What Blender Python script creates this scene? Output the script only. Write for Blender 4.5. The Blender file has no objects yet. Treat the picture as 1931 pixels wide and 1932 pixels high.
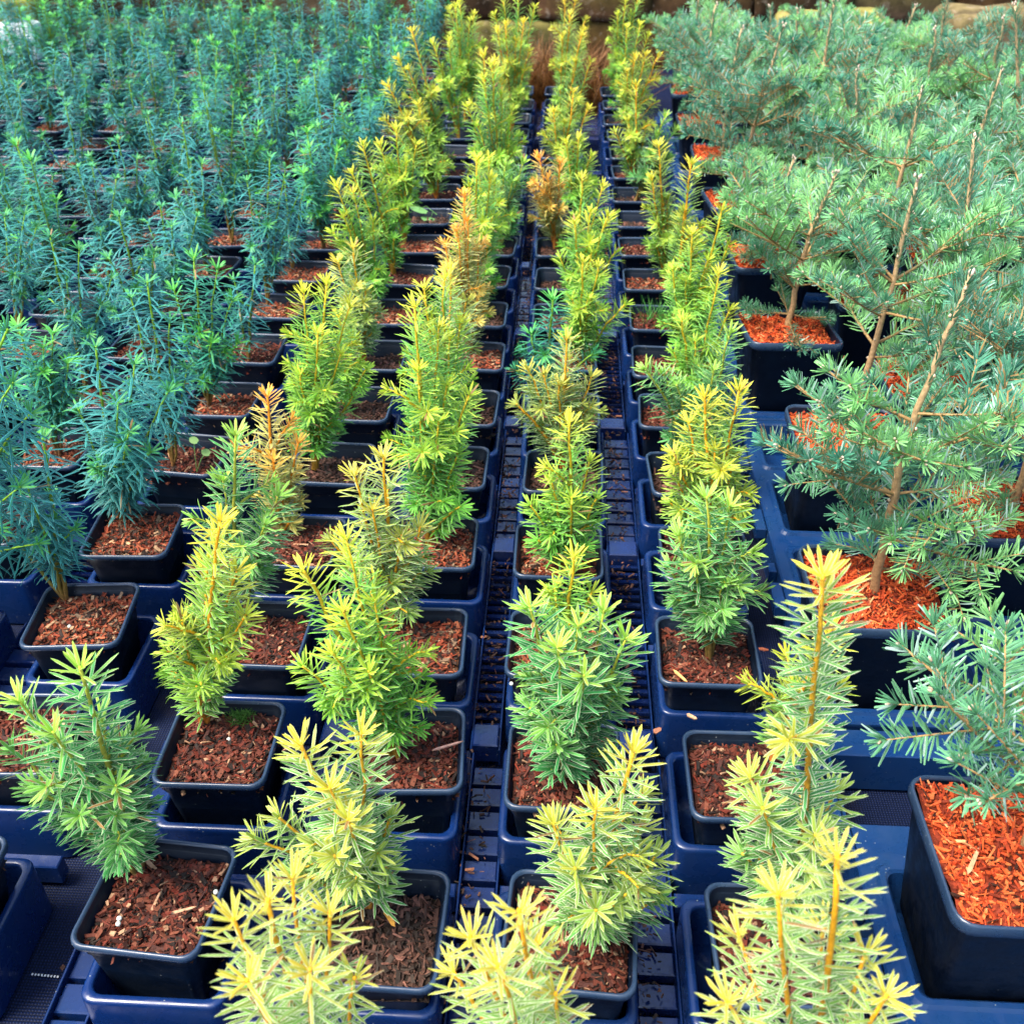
import bpy, math, random
import numpy as np
from mathutils import Matrix, Vector

# ------------------------------------------------------------------ camera, world, sun, exposure
scn = bpy.context.scene
col = scn.collection
RIM = 0.10                      # height of the small pots' rims
CAMH = 0.627                    # camera above those rims
FPX, HZ, VX, CX = 1923.0, -376.0, 1085.0, 966.0
d = np.array([VX - CX, -(HZ - CX), -FPX]); d /= np.linalg.norm(d)
n_ = np.cross([1, 0, 0], d); n_ /= np.linalg.norm(n_)
if n_[1] < 0: n_ = -n_
ROT = np.array([np.cross(d, n_), d, n_])        # rows: world axes seen from the camera
cam_d = bpy.data.cameras.new('camera'); cam = bpy.data.objects.new('camera', cam_d); col.objects.link(cam)
M4 = Matrix([list(ROT[0]) + [0], list(ROT[1]) + [0], list(ROT[2]) + [RIM + CAMH], [0, 0, 0, 1]])
cam.matrix_world = M4
cam_d.sensor_width = 36; cam_d.lens = 36 * FPX / 1932
cam_d.clip_start = 0.01; cam_d.clip_end = 500
cam_d.dof.use_dof = True; cam_d.dof.focus_distance = 0.82; cam_d.dof.aperture_fstop = 16
scn.camera = cam

SUN_EL, SUN_AZ = math.radians(60), math.radians(-115)   # azimuth from +Y towards +X
world = bpy.data.worlds.new('World'); scn.world = world; world.use_nodes = True
wn = world.node_tree; bg = wn.nodes['Background']
sky = wn.nodes.new('ShaderNodeTexSky'); sky.sky_type = 'NISHITA'; sky.sun_disc = False
sky.sun_elevation = SUN_EL; sky.sun_rotation = SUN_AZ; sky.air_density = 1.2; sky.dust_density = 3.0
wn.links.new(sky.outputs[0], bg.inputs[0]); bg.inputs[1].default_value = 0.075
sd = bpy.data.lights.new('sun', 'SUN'); so = bpy.data.objects.new('sun', sd); col.objects.link(so)
sd.energy = 1.5; sd.angle = math.radians(30); sd.color = (1.0, 0.93, 0.80)
sv = Vector((math.sin(SUN_AZ) * math.cos(SUN_EL), math.cos(SUN_AZ) * math.cos(SUN_EL), math.sin(SUN_EL)))
so.rotation_euler = sv.to_track_quat('Z', 'Y').to_euler()
scn.view_settings.view_transform = 'Standard'; scn.view_settings.look = 'None'
scn.view_settings.exposure = 2.55; scn.view_settings.gamma = 1.0; scn.view_settings.use_curve_mapping = False
scn.cycles.max_bounces = 8; scn.cycles.transparent_max_bounces = 4

def pray(px, py): return ROT @ np.array([px - CX, -(py - CX), -FPX])
def at(px, py, z):
    r = pray(px, py); t = (z - RIM - CAMH) / r[2]; p = r * t; return np.array([p[0], p[1], z])
def on_y(px, py, Y):
    r = pray(px, py); p = r * (Y / r[1]); return np.array([p[0], p[1], p[2] + RIM + CAMH])

def pix_of(p):
    q = ROT.T @ (np.asarray(p, float) - np.array([0, 0, RIM + CAMH])); return np.array([CX + FPX * q[0] / -q[2], CX - FPX * q[1] / -q[2]])

rng = np.random.default_rng(7); random.seed(7)

# ------------------------------------------------------------------ materials
def nt(name):
    m = bpy.data.materials.new(name); m.use_nodes = True
    return m, m.node_tree, m.node_tree.nodes['Principled BSDF']
def N(t, k, **kw):
    n = t.nodes.new(k)
    for a, b in kw.items(): setattr(n, a, b)
    return n
def ramp(t, src, stops):
    r = N(t, 'ShaderNodeValToRGB'); e = r.color_ramp.elements
    while len(e) < len(stops): e.new(0.5)
    for i, (p, c) in enumerate(stops):
        e[i].position = p; e[i].color = (c[0], c[1], c[2], 1) if len(c) == 3 else c
    t.links.new(src, r.inputs[0]); return r
def mixc(t, f, a, b, mode='MIX'):
    m = N(t, 'ShaderNodeMix', data_type='RGBA', blend_type=mode)
    for s, v in ((0, f), (6, a), (7, b)):
        if hasattr(v, 'is_linked') or hasattr(v, 'links'): t.links.new(v, m.inputs[s])
        elif isinstance(v, (int, float)): m.inputs[s].default_value = v
        else: m.inputs[s].default_value = (v[0], v[1], v[2], 1)
    return m.outputs[2]
def math_n(t, op, a, b=None):
    m = N(t, 'ShaderNodeMath', operation=op)
    for i, v in enumerate((a, b)):
        if v is None: continue
        if isinstance(v, (int, float)): m.inputs[i].default_value = v
        else: t.links.new(v, m.inputs[i])
    return m.outputs[0]

def plastic(name, base, dust, rough, wet=0.0, dirt=0.35, spec=0.5):
    m, t, b = nt(name)
    tc = N(t, 'ShaderNodeNewGeometry')
    n1 = N(t, 'ShaderNodeTexNoise'); n1.inputs['Scale'].default_value = 24; n1.inputs['Detail'].default_value = 5
    t.links.new(tc.outputs['Position'], n1.inputs['Vector'])
    r1 = ramp(t, n1.outputs[0], [(0.42, (0, 0, 0)), (0.72, (1, 1, 1))])
    c = mixc(t, math_n(t, 'MULTIPLY', r1.outputs[0], dirt), base, dust)
    v = N(t, 'ShaderNodeTexVoronoi'); v.inputs['Scale'].default_value = 210
    t.links.new(tc.outputs['Position'], v.inputs['Vector'])
    sp = ramp(t, v.outputs['Distance'], [(0.07, (1, 1, 1)), (0.12, (0, 0, 0))])
    n2 = N(t, 'ShaderNodeTexNoise'); n2.inputs['Scale'].default_value = 60
    t.links.new(tc.outputs['Position'], n2.inputs['Vector'])
    gate = ramp(t, n2.outputs[0], [(0.56, (0, 0, 0)), (0.62, (1, 1, 1))])
    c = mixc(t, math_n(t, 'MULTIPLY', sp.outputs[0], math_n(t, 'MULTIPLY', gate.outputs[0], 0.55)), c, (0.42, 0.44, 0.42))
    t.links.new(c, b.inputs['Base Color'])
    n3 = N(t, 'ShaderNodeTexNoise'); n3.inputs['Scale'].default_value = 75; n3.inputs['Detail'].default_value = 4
    t.links.new(tc.outputs['Position'], n3.inputs['Vector'])
    rr = ramp(t, n3.outputs[0], [(0.40, (max(0.08, rough - 0.32 * wet - 0.08),) * 3), (0.62, (rough + 0.1,) * 3)])
    t.links.new(rr.outputs[0], b.inputs['Roughness']); b.inputs['Specular IOR Level'].default_value = spec
    bp = N(t, 'ShaderNodeBump'); bp.inputs['Strength'].default_value = 0.12 + 0.25 * wet; bp.inputs['Distance'].default_value = 0.001
    t.links.new(n3.outputs[0], bp.inputs['Height']); t.links.new(bp.outputs[0], b.inputs['Normal'])
    return m

def leafy(name, margin, transl=0.3, rough=0.42, spec=0.4):
    m, t, b = nt(name)
    a = N(t, 'ShaderNodeAttribute', attribute_name='Col')
    uv = N(t, 'ShaderNodeUVMap', uv_map='UVMap'); s = N(t, 'ShaderNodeSeparateXYZ'); t.links.new(uv.outputs[0], s.inputs[0])
    u = math_n(t, 'ABSOLUTE', math_n(t, 'SUBTRACT', math_n(t, 'MULTIPLY', s.outputs[0], 2.0), 1.0))
    e = ramp(t, u, [(0.60, (0, 0, 0)), (0.86, (1, 1, 1))])
    f = math_n(t, 'MULTIPLY', e.outputs[0], a.outputs['Alpha'])
    c = mixc(t, f, a.outputs['Color'], margin)
    mid = ramp(t, u, [(0.05, (1, 1, 1)), (0.16, (0, 0, 0))])
    c = mixc(t, math_n(t, 'MULTIPLY', mid.outputs[0], 0.28), c, (0.45, 0.5, 0.12))
    t.links.new(c, b.inputs['Base Color'])
    b.inputs['Roughness'].default_value = rough; b.inputs['Specular IOR Level'].default_value = spec
    tr = N(t, 'ShaderNodeBsdfTranslucent'); t.links.new(c, tr.inputs[0])
    mx = N(t, 'ShaderNodeMixShader'); mx.inputs[0].default_value = transl
    t.links.new(b.outputs[0], mx.inputs[1]); t.links.new(tr.outputs[0], mx.inputs[2])
    t.links.new(mx.outputs[0], t.nodes['Material Output'].inputs[0])
    return m

def colored(name, rough=0.8, spec=0.2, noise=0.0, scale=60, bump=0.0):
    m, t, b = nt(name)
    a = N(t, 'ShaderNodeAttribute', attribute_name='Col'); c = a.outputs['Color']
    g = N(t, 'ShaderNodeNewGeometry')
    n1 = N(t, 'ShaderNodeTexNoise'); n1.inputs['Scale'].default_value = scale; n1.inputs['Detail'].default_value = 6
    t.links.new(g.outputs['Position'], n1.inputs['Vector'])
    if noise:
        r = ramp(t, n1.outputs[0], [(0.3, (1 - noise,) * 3), (0.7, (1 + noise * 0.6,) * 3)])
        c = mixc(t, 1.0, c, r.outputs[0], 'MULTIPLY')
    if bump:
        bp = N(t, 'ShaderNodeBump'); bp.inputs['Strength'].default_value = bump; bp.inputs['Distance'].default_value = 0.002
        t.links.new(n1.outputs[0], bp.inputs['Height']); t.links.new(bp.outputs[0], b.inputs['Normal'])
    t.links.new(c, b.inputs['Base Color']); b.inputs['Roughness'].default_value = rough; b.inputs['Specular IOR Level'].default_value = spec
    return m

MAT_POT = plastic('black_pot_plastic', (0.002, 0.006, 0.016), (0.008, 0.016, 0.030), 0.42, spec=0.25)
MAT_RIM = plastic('sky_lit_rim_plastic', (0.014, 0.032, 0.070), (0.03, 0.055, 0.10), 0.32, spec=0.6)  # same black plastic as the pot, sky reflection put into a lighter blue
MAT_TRAY = plastic('sky_tinted_tray_plastic', (0.003, 0.018, 0.092), (0.006, 0.022, 0.075), 0.27, dirt=0.6, spec=0.5)  # black plastic, blue of the reflected sky put into its base colour
MAT_WET = plastic('wet_tray_plastic', (0.004, 0.015, 0.085), (0.010, 0.018, 0.045), 0.24, wet=1.0, dirt=0.8, spec=0.55)
MAT_DECK = plastic('blue_deck_plastic', (0.004, 0.028, 0.110), (0.010, 0.036, 0.095), 0.34, dirt=0.6, spec=0.45)
MAT_NEEDLE = leafy('yew_needle', (0.86, 0.88, 0.62), 0.32, 0.5, 0.2)
MAT_BLUE = leafy('blue_yew_needle', (0.12, 0.50, 0.52), 0.25, 0.45, 0.25)  # light needle edges, cyan margin strengthened to paint in highlights
MAT_FIR = leafy('fir_needle', (0.28, 0.52, 0.36), 0.25, 0.5, 0.25)
MAT_STEM = colored('stem_bark', 0.6, 0.3, 0.35, 300, 0.3)
MAT_CHIP = colored('bark_chip_wood', 0.75, 0.25, 0.3, 400, 0.2)
MAT_SOIL = colored('damp_soil', 0.85, 0.2, 0.5, 300, 0.8)
MAT_STONE = colored('rough_stone', 0.9, 0.15, 0.6, 22, 1.0)
t = MAT_STONE.node_tree; b = t.nodes['Principled BSDF']; lk = b.inputs['Base Color'].links[0].from_socket
g = N(t, 'ShaderNodeNewGeometry'); nn = N(t, 'ShaderNodeTexNoise'); nn.inputs['Scale'].default_value = 38; nn.inputs['Detail'].default_value = 9; nn.inputs['Roughness'].default_value = 0.7
t.links.new(g.outputs['Position'], nn.inputs['Vector']); lr = ramp(t, nn.outputs[0], [(0.56, (0, 0, 0)), (0.66, (1, 1, 1))])
t.links.new(mixc(t, math_n(t, 'MULTIPLY', lr.outputs[0], 0.5), lk, (0.30, 0.24, 0.18)), b.inputs['Base Color'])

# woven ground fabric
MAT_MAT, t, b = nt('woven_ground_fabric')
g = N(t, 'ShaderNodeNewGeometry'); w1 = N(t, 'ShaderNodeTexWave'); w1.bands_direction = 'X'; w1.inputs['Scale'].default_value = 130
w2 = N(t, 'ShaderNodeTexWave'); w2.bands_direction = 'Y'; w2.inputs['Scale'].default_value = 130
for w in (w1, w2): t.links.new(g.outputs['Position'], w.inputs['Vector'])
wv = math_n(t, 'MULTIPLY', w1.outputs['Fac'], w2.outputs['Fac'])
nn = N(t, 'ShaderNodeTexNoise'); nn.inputs['Scale'].default_value = 9; nn.inputs['Detail'].default_value = 8; t.links.new(g.outputs['Position'], nn.inputs['Vector'])
dirt = ramp(t, nn.outputs[0], [(0.55, (0, 0, 0)), (0.72, (1, 1, 1))])
cc = ramp(t, wv, [(0.2, (0.002, 0.005, 0.02)), (0.8, (0.006, 0.016, 0.07))])
t.links.new(mixc(t, dirt.outputs[0], cc.outputs[0], (0.03, 0.02, 0.012)), b.inputs['Base Color']); b.inputs['Roughness'].default_value = 0.55; b.inputs['Specular IOR Level'].default_value = 0.15
bp = N(t, 'ShaderNodeBump'); bp.inputs['Strength'].default_value = 0.6; bp.inputs['Distance'].default_value = 0.001
t.links.new(wv, bp.inputs['Height']); t.links.new(bp.outputs[0], b.inputs['Normal'])

# ------------------------------------------------------------------ mesh helpers
def to_mesh(name, V, F, mats, C=None, UV=None, mi=None, smooth=True):
    """V (n,3), F list of (m,k) index arrays (quads or tris)"""
    me = bpy.data.meshes.new(name)
    V = np.asarray(V, np.float32)
    Fs = [np.asarray(f, np.int32) for f in (F if isinstance(F, list) else [F]) if len(f)]
    me.vertices.add(len(V)); me.vertices.foreach_set('co', V.ravel())
    loops = np.concatenate([f.ravel() for f in Fs]); tot = np.concatenate([np.full(len(f), f.shape[1], np.int32) for f in Fs])
    start = np.concatenate([[0], np.cumsum(tot)[:-1]]).astype(np.int32)
    me.loops.add(len(loops)); me.loops.foreach_set('vertex_index', loops)
    me.polygons.add(len(tot)); me.polygons.foreach_set('loop_start', start)
    me.polygons.foreach_set('use_smooth', np.full(len(tot), smooth))
    if mi is not None: me.polygons.foreach_set('material_index', np.asarray(mi, np.int32))
    for m in (mats if isinstance(mats, (list, tuple)) else [mats]): me.materials.append(m)
    if C is not None:
        a = me.color_attributes.new('Col', 'FLOAT_COLOR', 'POINT'); a.data.foreach_set('color', np.asarray(C, np.float32).ravel())
    if UV is not None:
        l = me.uv_layers.new(name='UVMap'); l.data.foreach_set('uv', np.asarray(UV, np.float32)[loops].ravel())
    me.update(calc_edges=True)
    return me

def add(name, me, parent=None, loc=None, kind=None):
    o = bpy.data.objects.new(name, me); col.objects.link(o)
    if parent is not None: o.parent = parent
    if loc is not None: o.location = loc
    if kind: o['kind'] = kind
    return o
def thing(name, label, cat, loc, group=None, rz=0.0):
    o = bpy.data.objects.new(name, None); col.objects.link(o); o.empty_display_size = 0.02
    o.location = loc; o.rotation_euler = (0, 0, rz); o['label'] = label; o['category'] = cat
    if name.startswith(('potted_', 'nursery')): o.rotation_euler = (random.gauss(0, .012), random.gauss(0, .012), rz)
    if group: o['group'] = group
    return o

class Geo:
    """collects pieces that end in one mesh"""
    def __init__(s): s.V = []; s.Q = []; s.T = []; s.C = []; s.n = 0
    def put(s, V, Q=None, T=None, C=None):
        V = np.asarray(V, float)
        s.V.append(V)
        if Q is not None and len(Q): s.Q.append(np.asarray(Q) + s.n)
        if T is not None and len(T): s.T.append(np.asarray(T) + s.n)
        if C is None: C = (0.5, 0.5, 0.5, 0)
        C = np.asarray(C, float)
        if C.ndim == 1:
            C = np.tile(np.append(C, 0)[:4], (len(V), 1))
        s.C.append(C); s.n += len(V)
    def box(s, x0, x1, y0, y1, z0, z1, c=None):
        V = [(x, y, z) for z in (z0, z1) for (x, y) in ((x0, y0), (x1, y0), (x1, y1), (x0, y1))]
        s.put(V, [(0, 3, 2, 1), (4, 5, 6, 7), (0, 1, 5, 4), (1, 2, 6, 5), (2, 3, 7, 6), (3, 0, 4, 7)], C=c)
    def bbox(s, x0, x1, y0, y1, z0, z1, b=0.0008, c=None):
        """box with chamfered top edges"""
        r = [(x0, y0), (x1, y0), (x1, y1), (x0, y1)]; i = [(x0 + b, y0 + b), (x1 - b, y0 + b), (x1 - b, y1 - b), (x0 + b, y1 - b)]
        V = [(x, y, z0) for x, y in r] + [(x, y, z1 - b) for x, y in r] + [(x, y, z1) for x, y in i]
        Q = [(a, (a + 1) % 4, (a + 1) % 4 + 4, a + 4) for a in range(4)] + [(a + 4, (a + 1) % 4 + 4, (a + 1) % 4 + 8, a + 8) for a in range(4)] + [(8, 9, 10, 11)]
        s.put(V, Q, C=c)
    def tube(s, P, R, n=6, C0=(0.3, 0.2, 0.1), C1=None, cap=True):
        P = np.asarray(P, float); R = np.asarray(R, float); k = len(P)
        T = np.gradient(P, axis=0); T /= np.linalg.norm(T, axis=1)[:, None] + 1e-9
        a = np.cross(T, [0.31, 0.93, 0.17]); a /= np.linalg.norm(a, axis=1)[:, None]; b = np.cross(T, a)
        ph = np.arange(n) * 2 * math.pi / n
        V = (P[:, None] + R[:, None, None] * (np.cos(ph)[None, :, None] * a[:, None] + np.sin(ph)[None, :, None] * b[:, None])).reshape(-1, 3)
        Q = [(i * n + j, i * n + (j + 1) % n, (i + 1) * n + (j + 1) % n, (i + 1) * n + j) for i in range(k - 1) for j in range(n)]
        C1 = C0 if C1 is None else C1
        f = np.linspace(0, 1, k)[:, None]; C = np.asarray(C0)[None] * (1 - f) + np.asarray(C1)[None] * f
        C = np.repeat(np.hstack([C, np.zeros((k, 1))]), n, axis=0)
        T3 = None
        if cap:
            V = np.vstack([V, P[-1:]]); C = np.vstack([C, C[-1:]])
            T3 = [((k - 1) * n + j, (k - 1) * n + (j + 1) % n, k * n) for j in range(n)]
        s.put(V, Q, T3, C)
    def mesh(s, name, mat, smooth=True):
        F = [np.concatenate(x) for x in (s.Q, s.T) if x]
        V = np.concatenate(s.V)
        return to_mesh(name, V, F, mat, np.concatenate(s.C), np.zeros((len(V), 2)) + 0.5, smooth=smooth)

class Needles:
    def __init__(s): s.a = []
    def put(s, P, D, U, L, W, C, curl):
        s.a.append((P, D, U, L, W, C, curl))
    def mesh(s, name, mat, st=(0, 0.16, 0.80, 1.0), wp=(0.45, 1.0, 0.92, 0.10), ridge=True):
        P, D, U, L, W, C, K = [np.concatenate([x[i] for x in s.a]) for i in range(7)]
        S = np.cross(D, U); S /= np.linalg.norm(S, axis=1)[:, None] + 1e-9
        n = len(P); ns = len(st); cols_ = 3 if ridge else 2
        V = np.zeros((n, ns, cols_, 3)); UV = np.zeros((n, ns, cols_, 2))
        for j, (v, w) in enumerate(zip(st, wp)):
            c = P + D * (L * v)[:, None] + U * (K * L * v * v)[:, None]
            h = (W * w * 0.5)[:, None]
            if ridge:
                V[:, j, 0] = c - S * h; V[:, j, 1] = c + U * h * 0.35; V[:, j, 2] = c + S * h
                UV[:, j, :, 0] = (0, 0.5, 1)
            else:
                V[:, j, 0] = c - S * h; V[:, j, 1] = c + S * h; UV[:, j, :, 0] = (0, 1)
            UV[:, j, :, 1] = v
        base = (np.arange(n) * ns * cols_)[:, None]
        Q = []
        for j in range(ns - 1):
            for k in range(cols_ - 1):
                a = j * cols_ + k; Q.append(base + np.array([a, a + 1, a + 1 + cols_, a + cols_]))
        CC = np.repeat(C, ns * cols_, axis=0)
        f = UV.reshape(-1, 2)[:, 1:2]
        CC = CC * np.hstack([np.repeat(0.92 + 0.14 * f, 3, axis=1), np.ones_like(f)])
        return to_mesh(name, V.reshape(-1, 3), [np.concatenate(Q)], mat, CC, UV.reshape(-1, 2))

def norm(a): return a / (np.linalg.norm(a, axis=-1, keepdims=True) + 1e-9)

# ------------------------------------------------------------------ setting: ground, wall
gx = np.linspace(-1, 1, 61); gx = np.sign(gx) * np.abs(gx) ** 2 * 60
G = Geo()
X, Y = np.meshgrid(gx, gx + 1.5); Z = np.where(np.hypot(X, Y - 1.5) > 4.5, 0.02 * np.sin(X * 0.9) * np.cos(Y * 0.7), 0.0)
k = len(gx); idx = np.arange(k * k).reshape(k, k)
G.put(np.stack([X, Y, Z], -1).reshape(-1, 3), np.stack([idx[:-1, :-1], idx[:-1, 1:], idx[1:, 1:], idx[1:, :-1]], -1).reshape(-1, 4))
o = add('ground', G.mesh('ground', MAT_MAT)); o['kind'] = 'structure'

def rock_mesh(name, sx, sy, sz, c, moss=0.0, seed=0, n=14, rough=0.10):
    r = np.random.default_rng(seed)
    u = np.linspace(0, 2 * math.pi, n * 2, endpoint=False); v = np.linspace(-math.pi / 2, math.pi / 2, n)
    U_, V_ = np.meshgrid(u, v)
    def sp(a, e): return np.sign(a) * np.abs(a) ** e
    e = 0.22
    P = np.stack([sp(np.cos(V_), e) * sp(np.cos(U_), e), sp(np.cos(V_), e) * sp(np.sin(U_), e), sp(np.sin(V_), e)], -1)
    q = P.reshape(-1, 3).copy()
    off = sum(np.sin(q @ r.normal(0, f, 3) + r.uniform(0, 6)) / f for f in (3, 5, 8, 13, 21, 30)) * rough * 3
    q = q * (1 + off[:, None] * 0.35)
    q *= np.array([sx, sy, sz]) / 2
    zz = q[:, 2] / sz + 0.5
    mossf = np.clip((zz - 0.55) * 3 + off * 4, 0, 1) * moss
    base = np.array(c)[None] * (1 + r.normal(0, 0.10, (len(q), 1)))
    C = base * (1 - mossf[:, None]) + np.array((0.16, 0.17, 0.02))[None] * mossf[:, None]
    m = n * 2; ii = np.arange(n * m).reshape(n, m)
    Q = np.stack([ii[:-1], np.roll(ii, -1, 1)[:-1], np.roll(ii, -1, 1)[1:], ii[1:]], -1).reshape(-1, 4)
    return to_mesh(name, q, [Q], MAT_STONE, np.hstack([C, np.zeros((len(C), 1))]), None)

wall = thing('stone_wall', 'low weathered brown stone wall with pale lichen behind all the pots', 'stone wall', (0, 3.72, 0))
wall_cols = [(0.055, 0.024, 0.012), (0.075, 0.038, 0.018), (0.04, 0.02, 0.011), (0.09, 0.058, 0.035), (0.065, 0.028, 0.012)]
rocks = []
for i in range(9):
    rocks.append(rock_mesh('stone', 0.34, 0.22, 0.155, wall_cols[i % 5], 0.5 if i % 3 == 0 else 0.15, 40 + i))
for row in range(4):
    x = -2.9 + (0.13 if row % 2 else 0)
    while x < 2.2:
        s = random.uniform(0.8, 1.15)
        o = add('stone', rocks[random.randrange(9)], wall, (x + 0.17 * s, random.uniform(-0.015, 0.015), 0.072 + row * 0.142))
        o.scale = (s, 1, random.uniform(0.93, 1.0)); o.rotation_euler = (0, random.uniform(-0.03, 0.03), random.choice((0, math.pi)))
        x += 0.335 * s
G = Geo(); G.box(-2.95, 2.3, 0.02, 0.11, 0.0, 0.56, (0.05, 0.035, 0.02)); add('mortar', G.mesh('mortar', MAT_SOIL, False), wall)

def loose_rock(name, label, cat, loc, size, c, moss, seed, rz=0.0):
    o = add(name, rock_mesh(name, *size, c, moss, seed, 18), None, loc); o.rotation_euler = (0, 0, rz)
    o['label'] = label; o['category'] = cat
loose_rock('boulder', 'brown pitted boulder behind the firs, next to the pale post', 'boulder', (1.11, 3.02, 0.13), (0.26, 0.2, 0.30), (0.13, 0.085, 0.055), 0.25, 5)
loose_rock('mossy_boulder', 'beige boulder with yellow moss on top, behind the far firs', 'boulder', (0.72, 3.10, 0.12), (0.30, 0.2, 0.26), (0.26, 0.17, 0.10), 0.7, 6)
loose_rock('moss_mound', 'yellow-olive mossy stone behind the farthest blue-green yews', 'stone', (-1.72, 3.42, 0.12), (0.17, 0.14, 0.22), (0.16, 0.13, 0.03), 1.0, 8)
loose_rock('white_stone', 'small white stone among the farthest blue-green yews', 'stone', (-1.66, 3.30, 0.12), (0.11, 0.08, 0.12), (0.75, 0.78, 0.82), 0.0, 9)
G = Geo(); G.bbox(1.235, 1.36, 2.96, 3.06, 0, 0.42, 0.008, (0.36, 0.34, 0.30))
o = add('concrete_post', G.mesh('concrete_post', MAT_STONE, False)); o['label'] = 'pale grey concrete post behind the firs beside the brown boulder'; o['category'] = 'post'

# ------------------------------------------------------------------ pots
def rsq(h, r, ribs=0, dep=0.0, m=5, n_side=2):
    """rounded square loop, counter-clockwise, with optional ribs on the straight runs"""
    pts = []
    ns = ribs * 2 if ribs else n_side
    for q in range(4):
        a0 = q * math.pi / 2 - math.pi / 4 * 0
        # corner centre
        cx, cy = [(h - r, h - r), (-(h - r), h - r), (-(h - r), -(h - r)), (h - r, -(h - r))][q]
        for i in range(m):
            a = q * math.pi / 2 + math.pi / 2 * i / (m - 1)
            pts.append((cx + r * math.cos(a), cy + r * math.sin(a)))
        e = [(cx + r * math.cos(q * math.pi / 2 + math.pi / 2), cy + r * math.sin(q * math.pi / 2 + math.pi / 2))][0]
        nx_ = [(-(h - r), h - r), (-(h - r), -(h - r)), (h - r, -(h - r)), (h - r, h - r)][q]
        a = (q + 1) * math.pi / 2
        f = (nx_[0] + r * math.cos(a), nx_[1] + r * math.sin(a))
        out = (math.cos(a), math.sin(a))
        for i in range(1, ns):
            w = i / ns; dd = dep if i % 2 else 0.0
            pts.append((e[0] * (1 - w) + f[0] * w - out[0] * dd, e[1] * (1 - w) + f[1] * w - out[1] * dd))
    return np.array(pts)

def lathe_sq(prof, ribs, name, mats, split=None):
    """prof: list of (half, z, corner radius, rib depth)"""
    L = [np.hstack([rsq(h, r, ribs, dep), np.full((len(rsq(h, r, ribs, dep)), 1), z)]) for h, z, r, dep in prof]
    n = len(L[0]); V = np.concatenate(L)
    Q = np.concatenate([np.stack([i * n + np.arange(n), i * n + (np.arange(n) + 1) % n, (i + 1) * n + (np.arange(n) + 1) % n, (i + 1) * n + np.arange(n)], -1) for i in range(len(prof) - 1)])
    mi = None
    if split: mi = np.repeat([1 if split[0] <= i < split[1] else 0 for i in range(len(prof) - 1)], n)
    me = to_mesh(name, V, [Q], mats, mi=mi)
    return me

# small square pot, origin at its base, rim top at z = 0.085
PH = 0.085
pot_me = lathe_sq([(0.001, 0.0015, 0.0005, 0), (0.030, 0.0, 0.006, 0), (0.0315, 0.002, 0.006, 0.0), (0.0325, 0.006, 0.007, 0.0011), (0.0385, 0.062, 0.008, 0.0011),
    (0.0392, 0.066, 0.008, 0), (0.0405, 0.0675, 0.009, 0), (0.0412, 0.0775, 0.009, 0), (0.0438, 0.0785, 0.0105, 0), (0.0452, 0.0795, 0.011, 0), (0.0455, 0.082, 0.011, 0),
    (0.0450, 0.0843, 0.011, 0), (0.0440, PH, 0.0105, 0), (0.0428, 0.0846, 0.010, 0), (0.0420, 0.083, 0.010, 0), (0.0412, 0.0765, 0.0095, 0), (0.0400, 0.0755, 0.009, 0), (0.037, 0.045, 0.008, 0)],
    20, 'pot', [MAT_POT, MAT_RIM], (8, 14))
FH = 0.125
fpot_me = lathe_sq([(0.001, 0.0, 0.0005, 0), (0.043, 0.0, 0.010, 0), (0.0445, 0.003, 0.010, 0), (0.0565, 0.112, 0.011, 0), (0.0590, 0.1135, 0.012, 0), (0.0608, 0.115, 0.013, 0),
    (0.0612, 0.1195, 0.013, 0), (0.0606, 0.1235, 0.013, 0), (0.0597, FH, 0.0125, 0), (0.0586, 0.1245, 0.012, 0), (0.0578, 0.122, 0.012, 0), (0.0560, 0.11, 0.011, 0), (0.050, 0.06, 0.010, 0)],
    2, 'pot', [MAT_POT, MAT_RIM], (4, 10))

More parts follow.
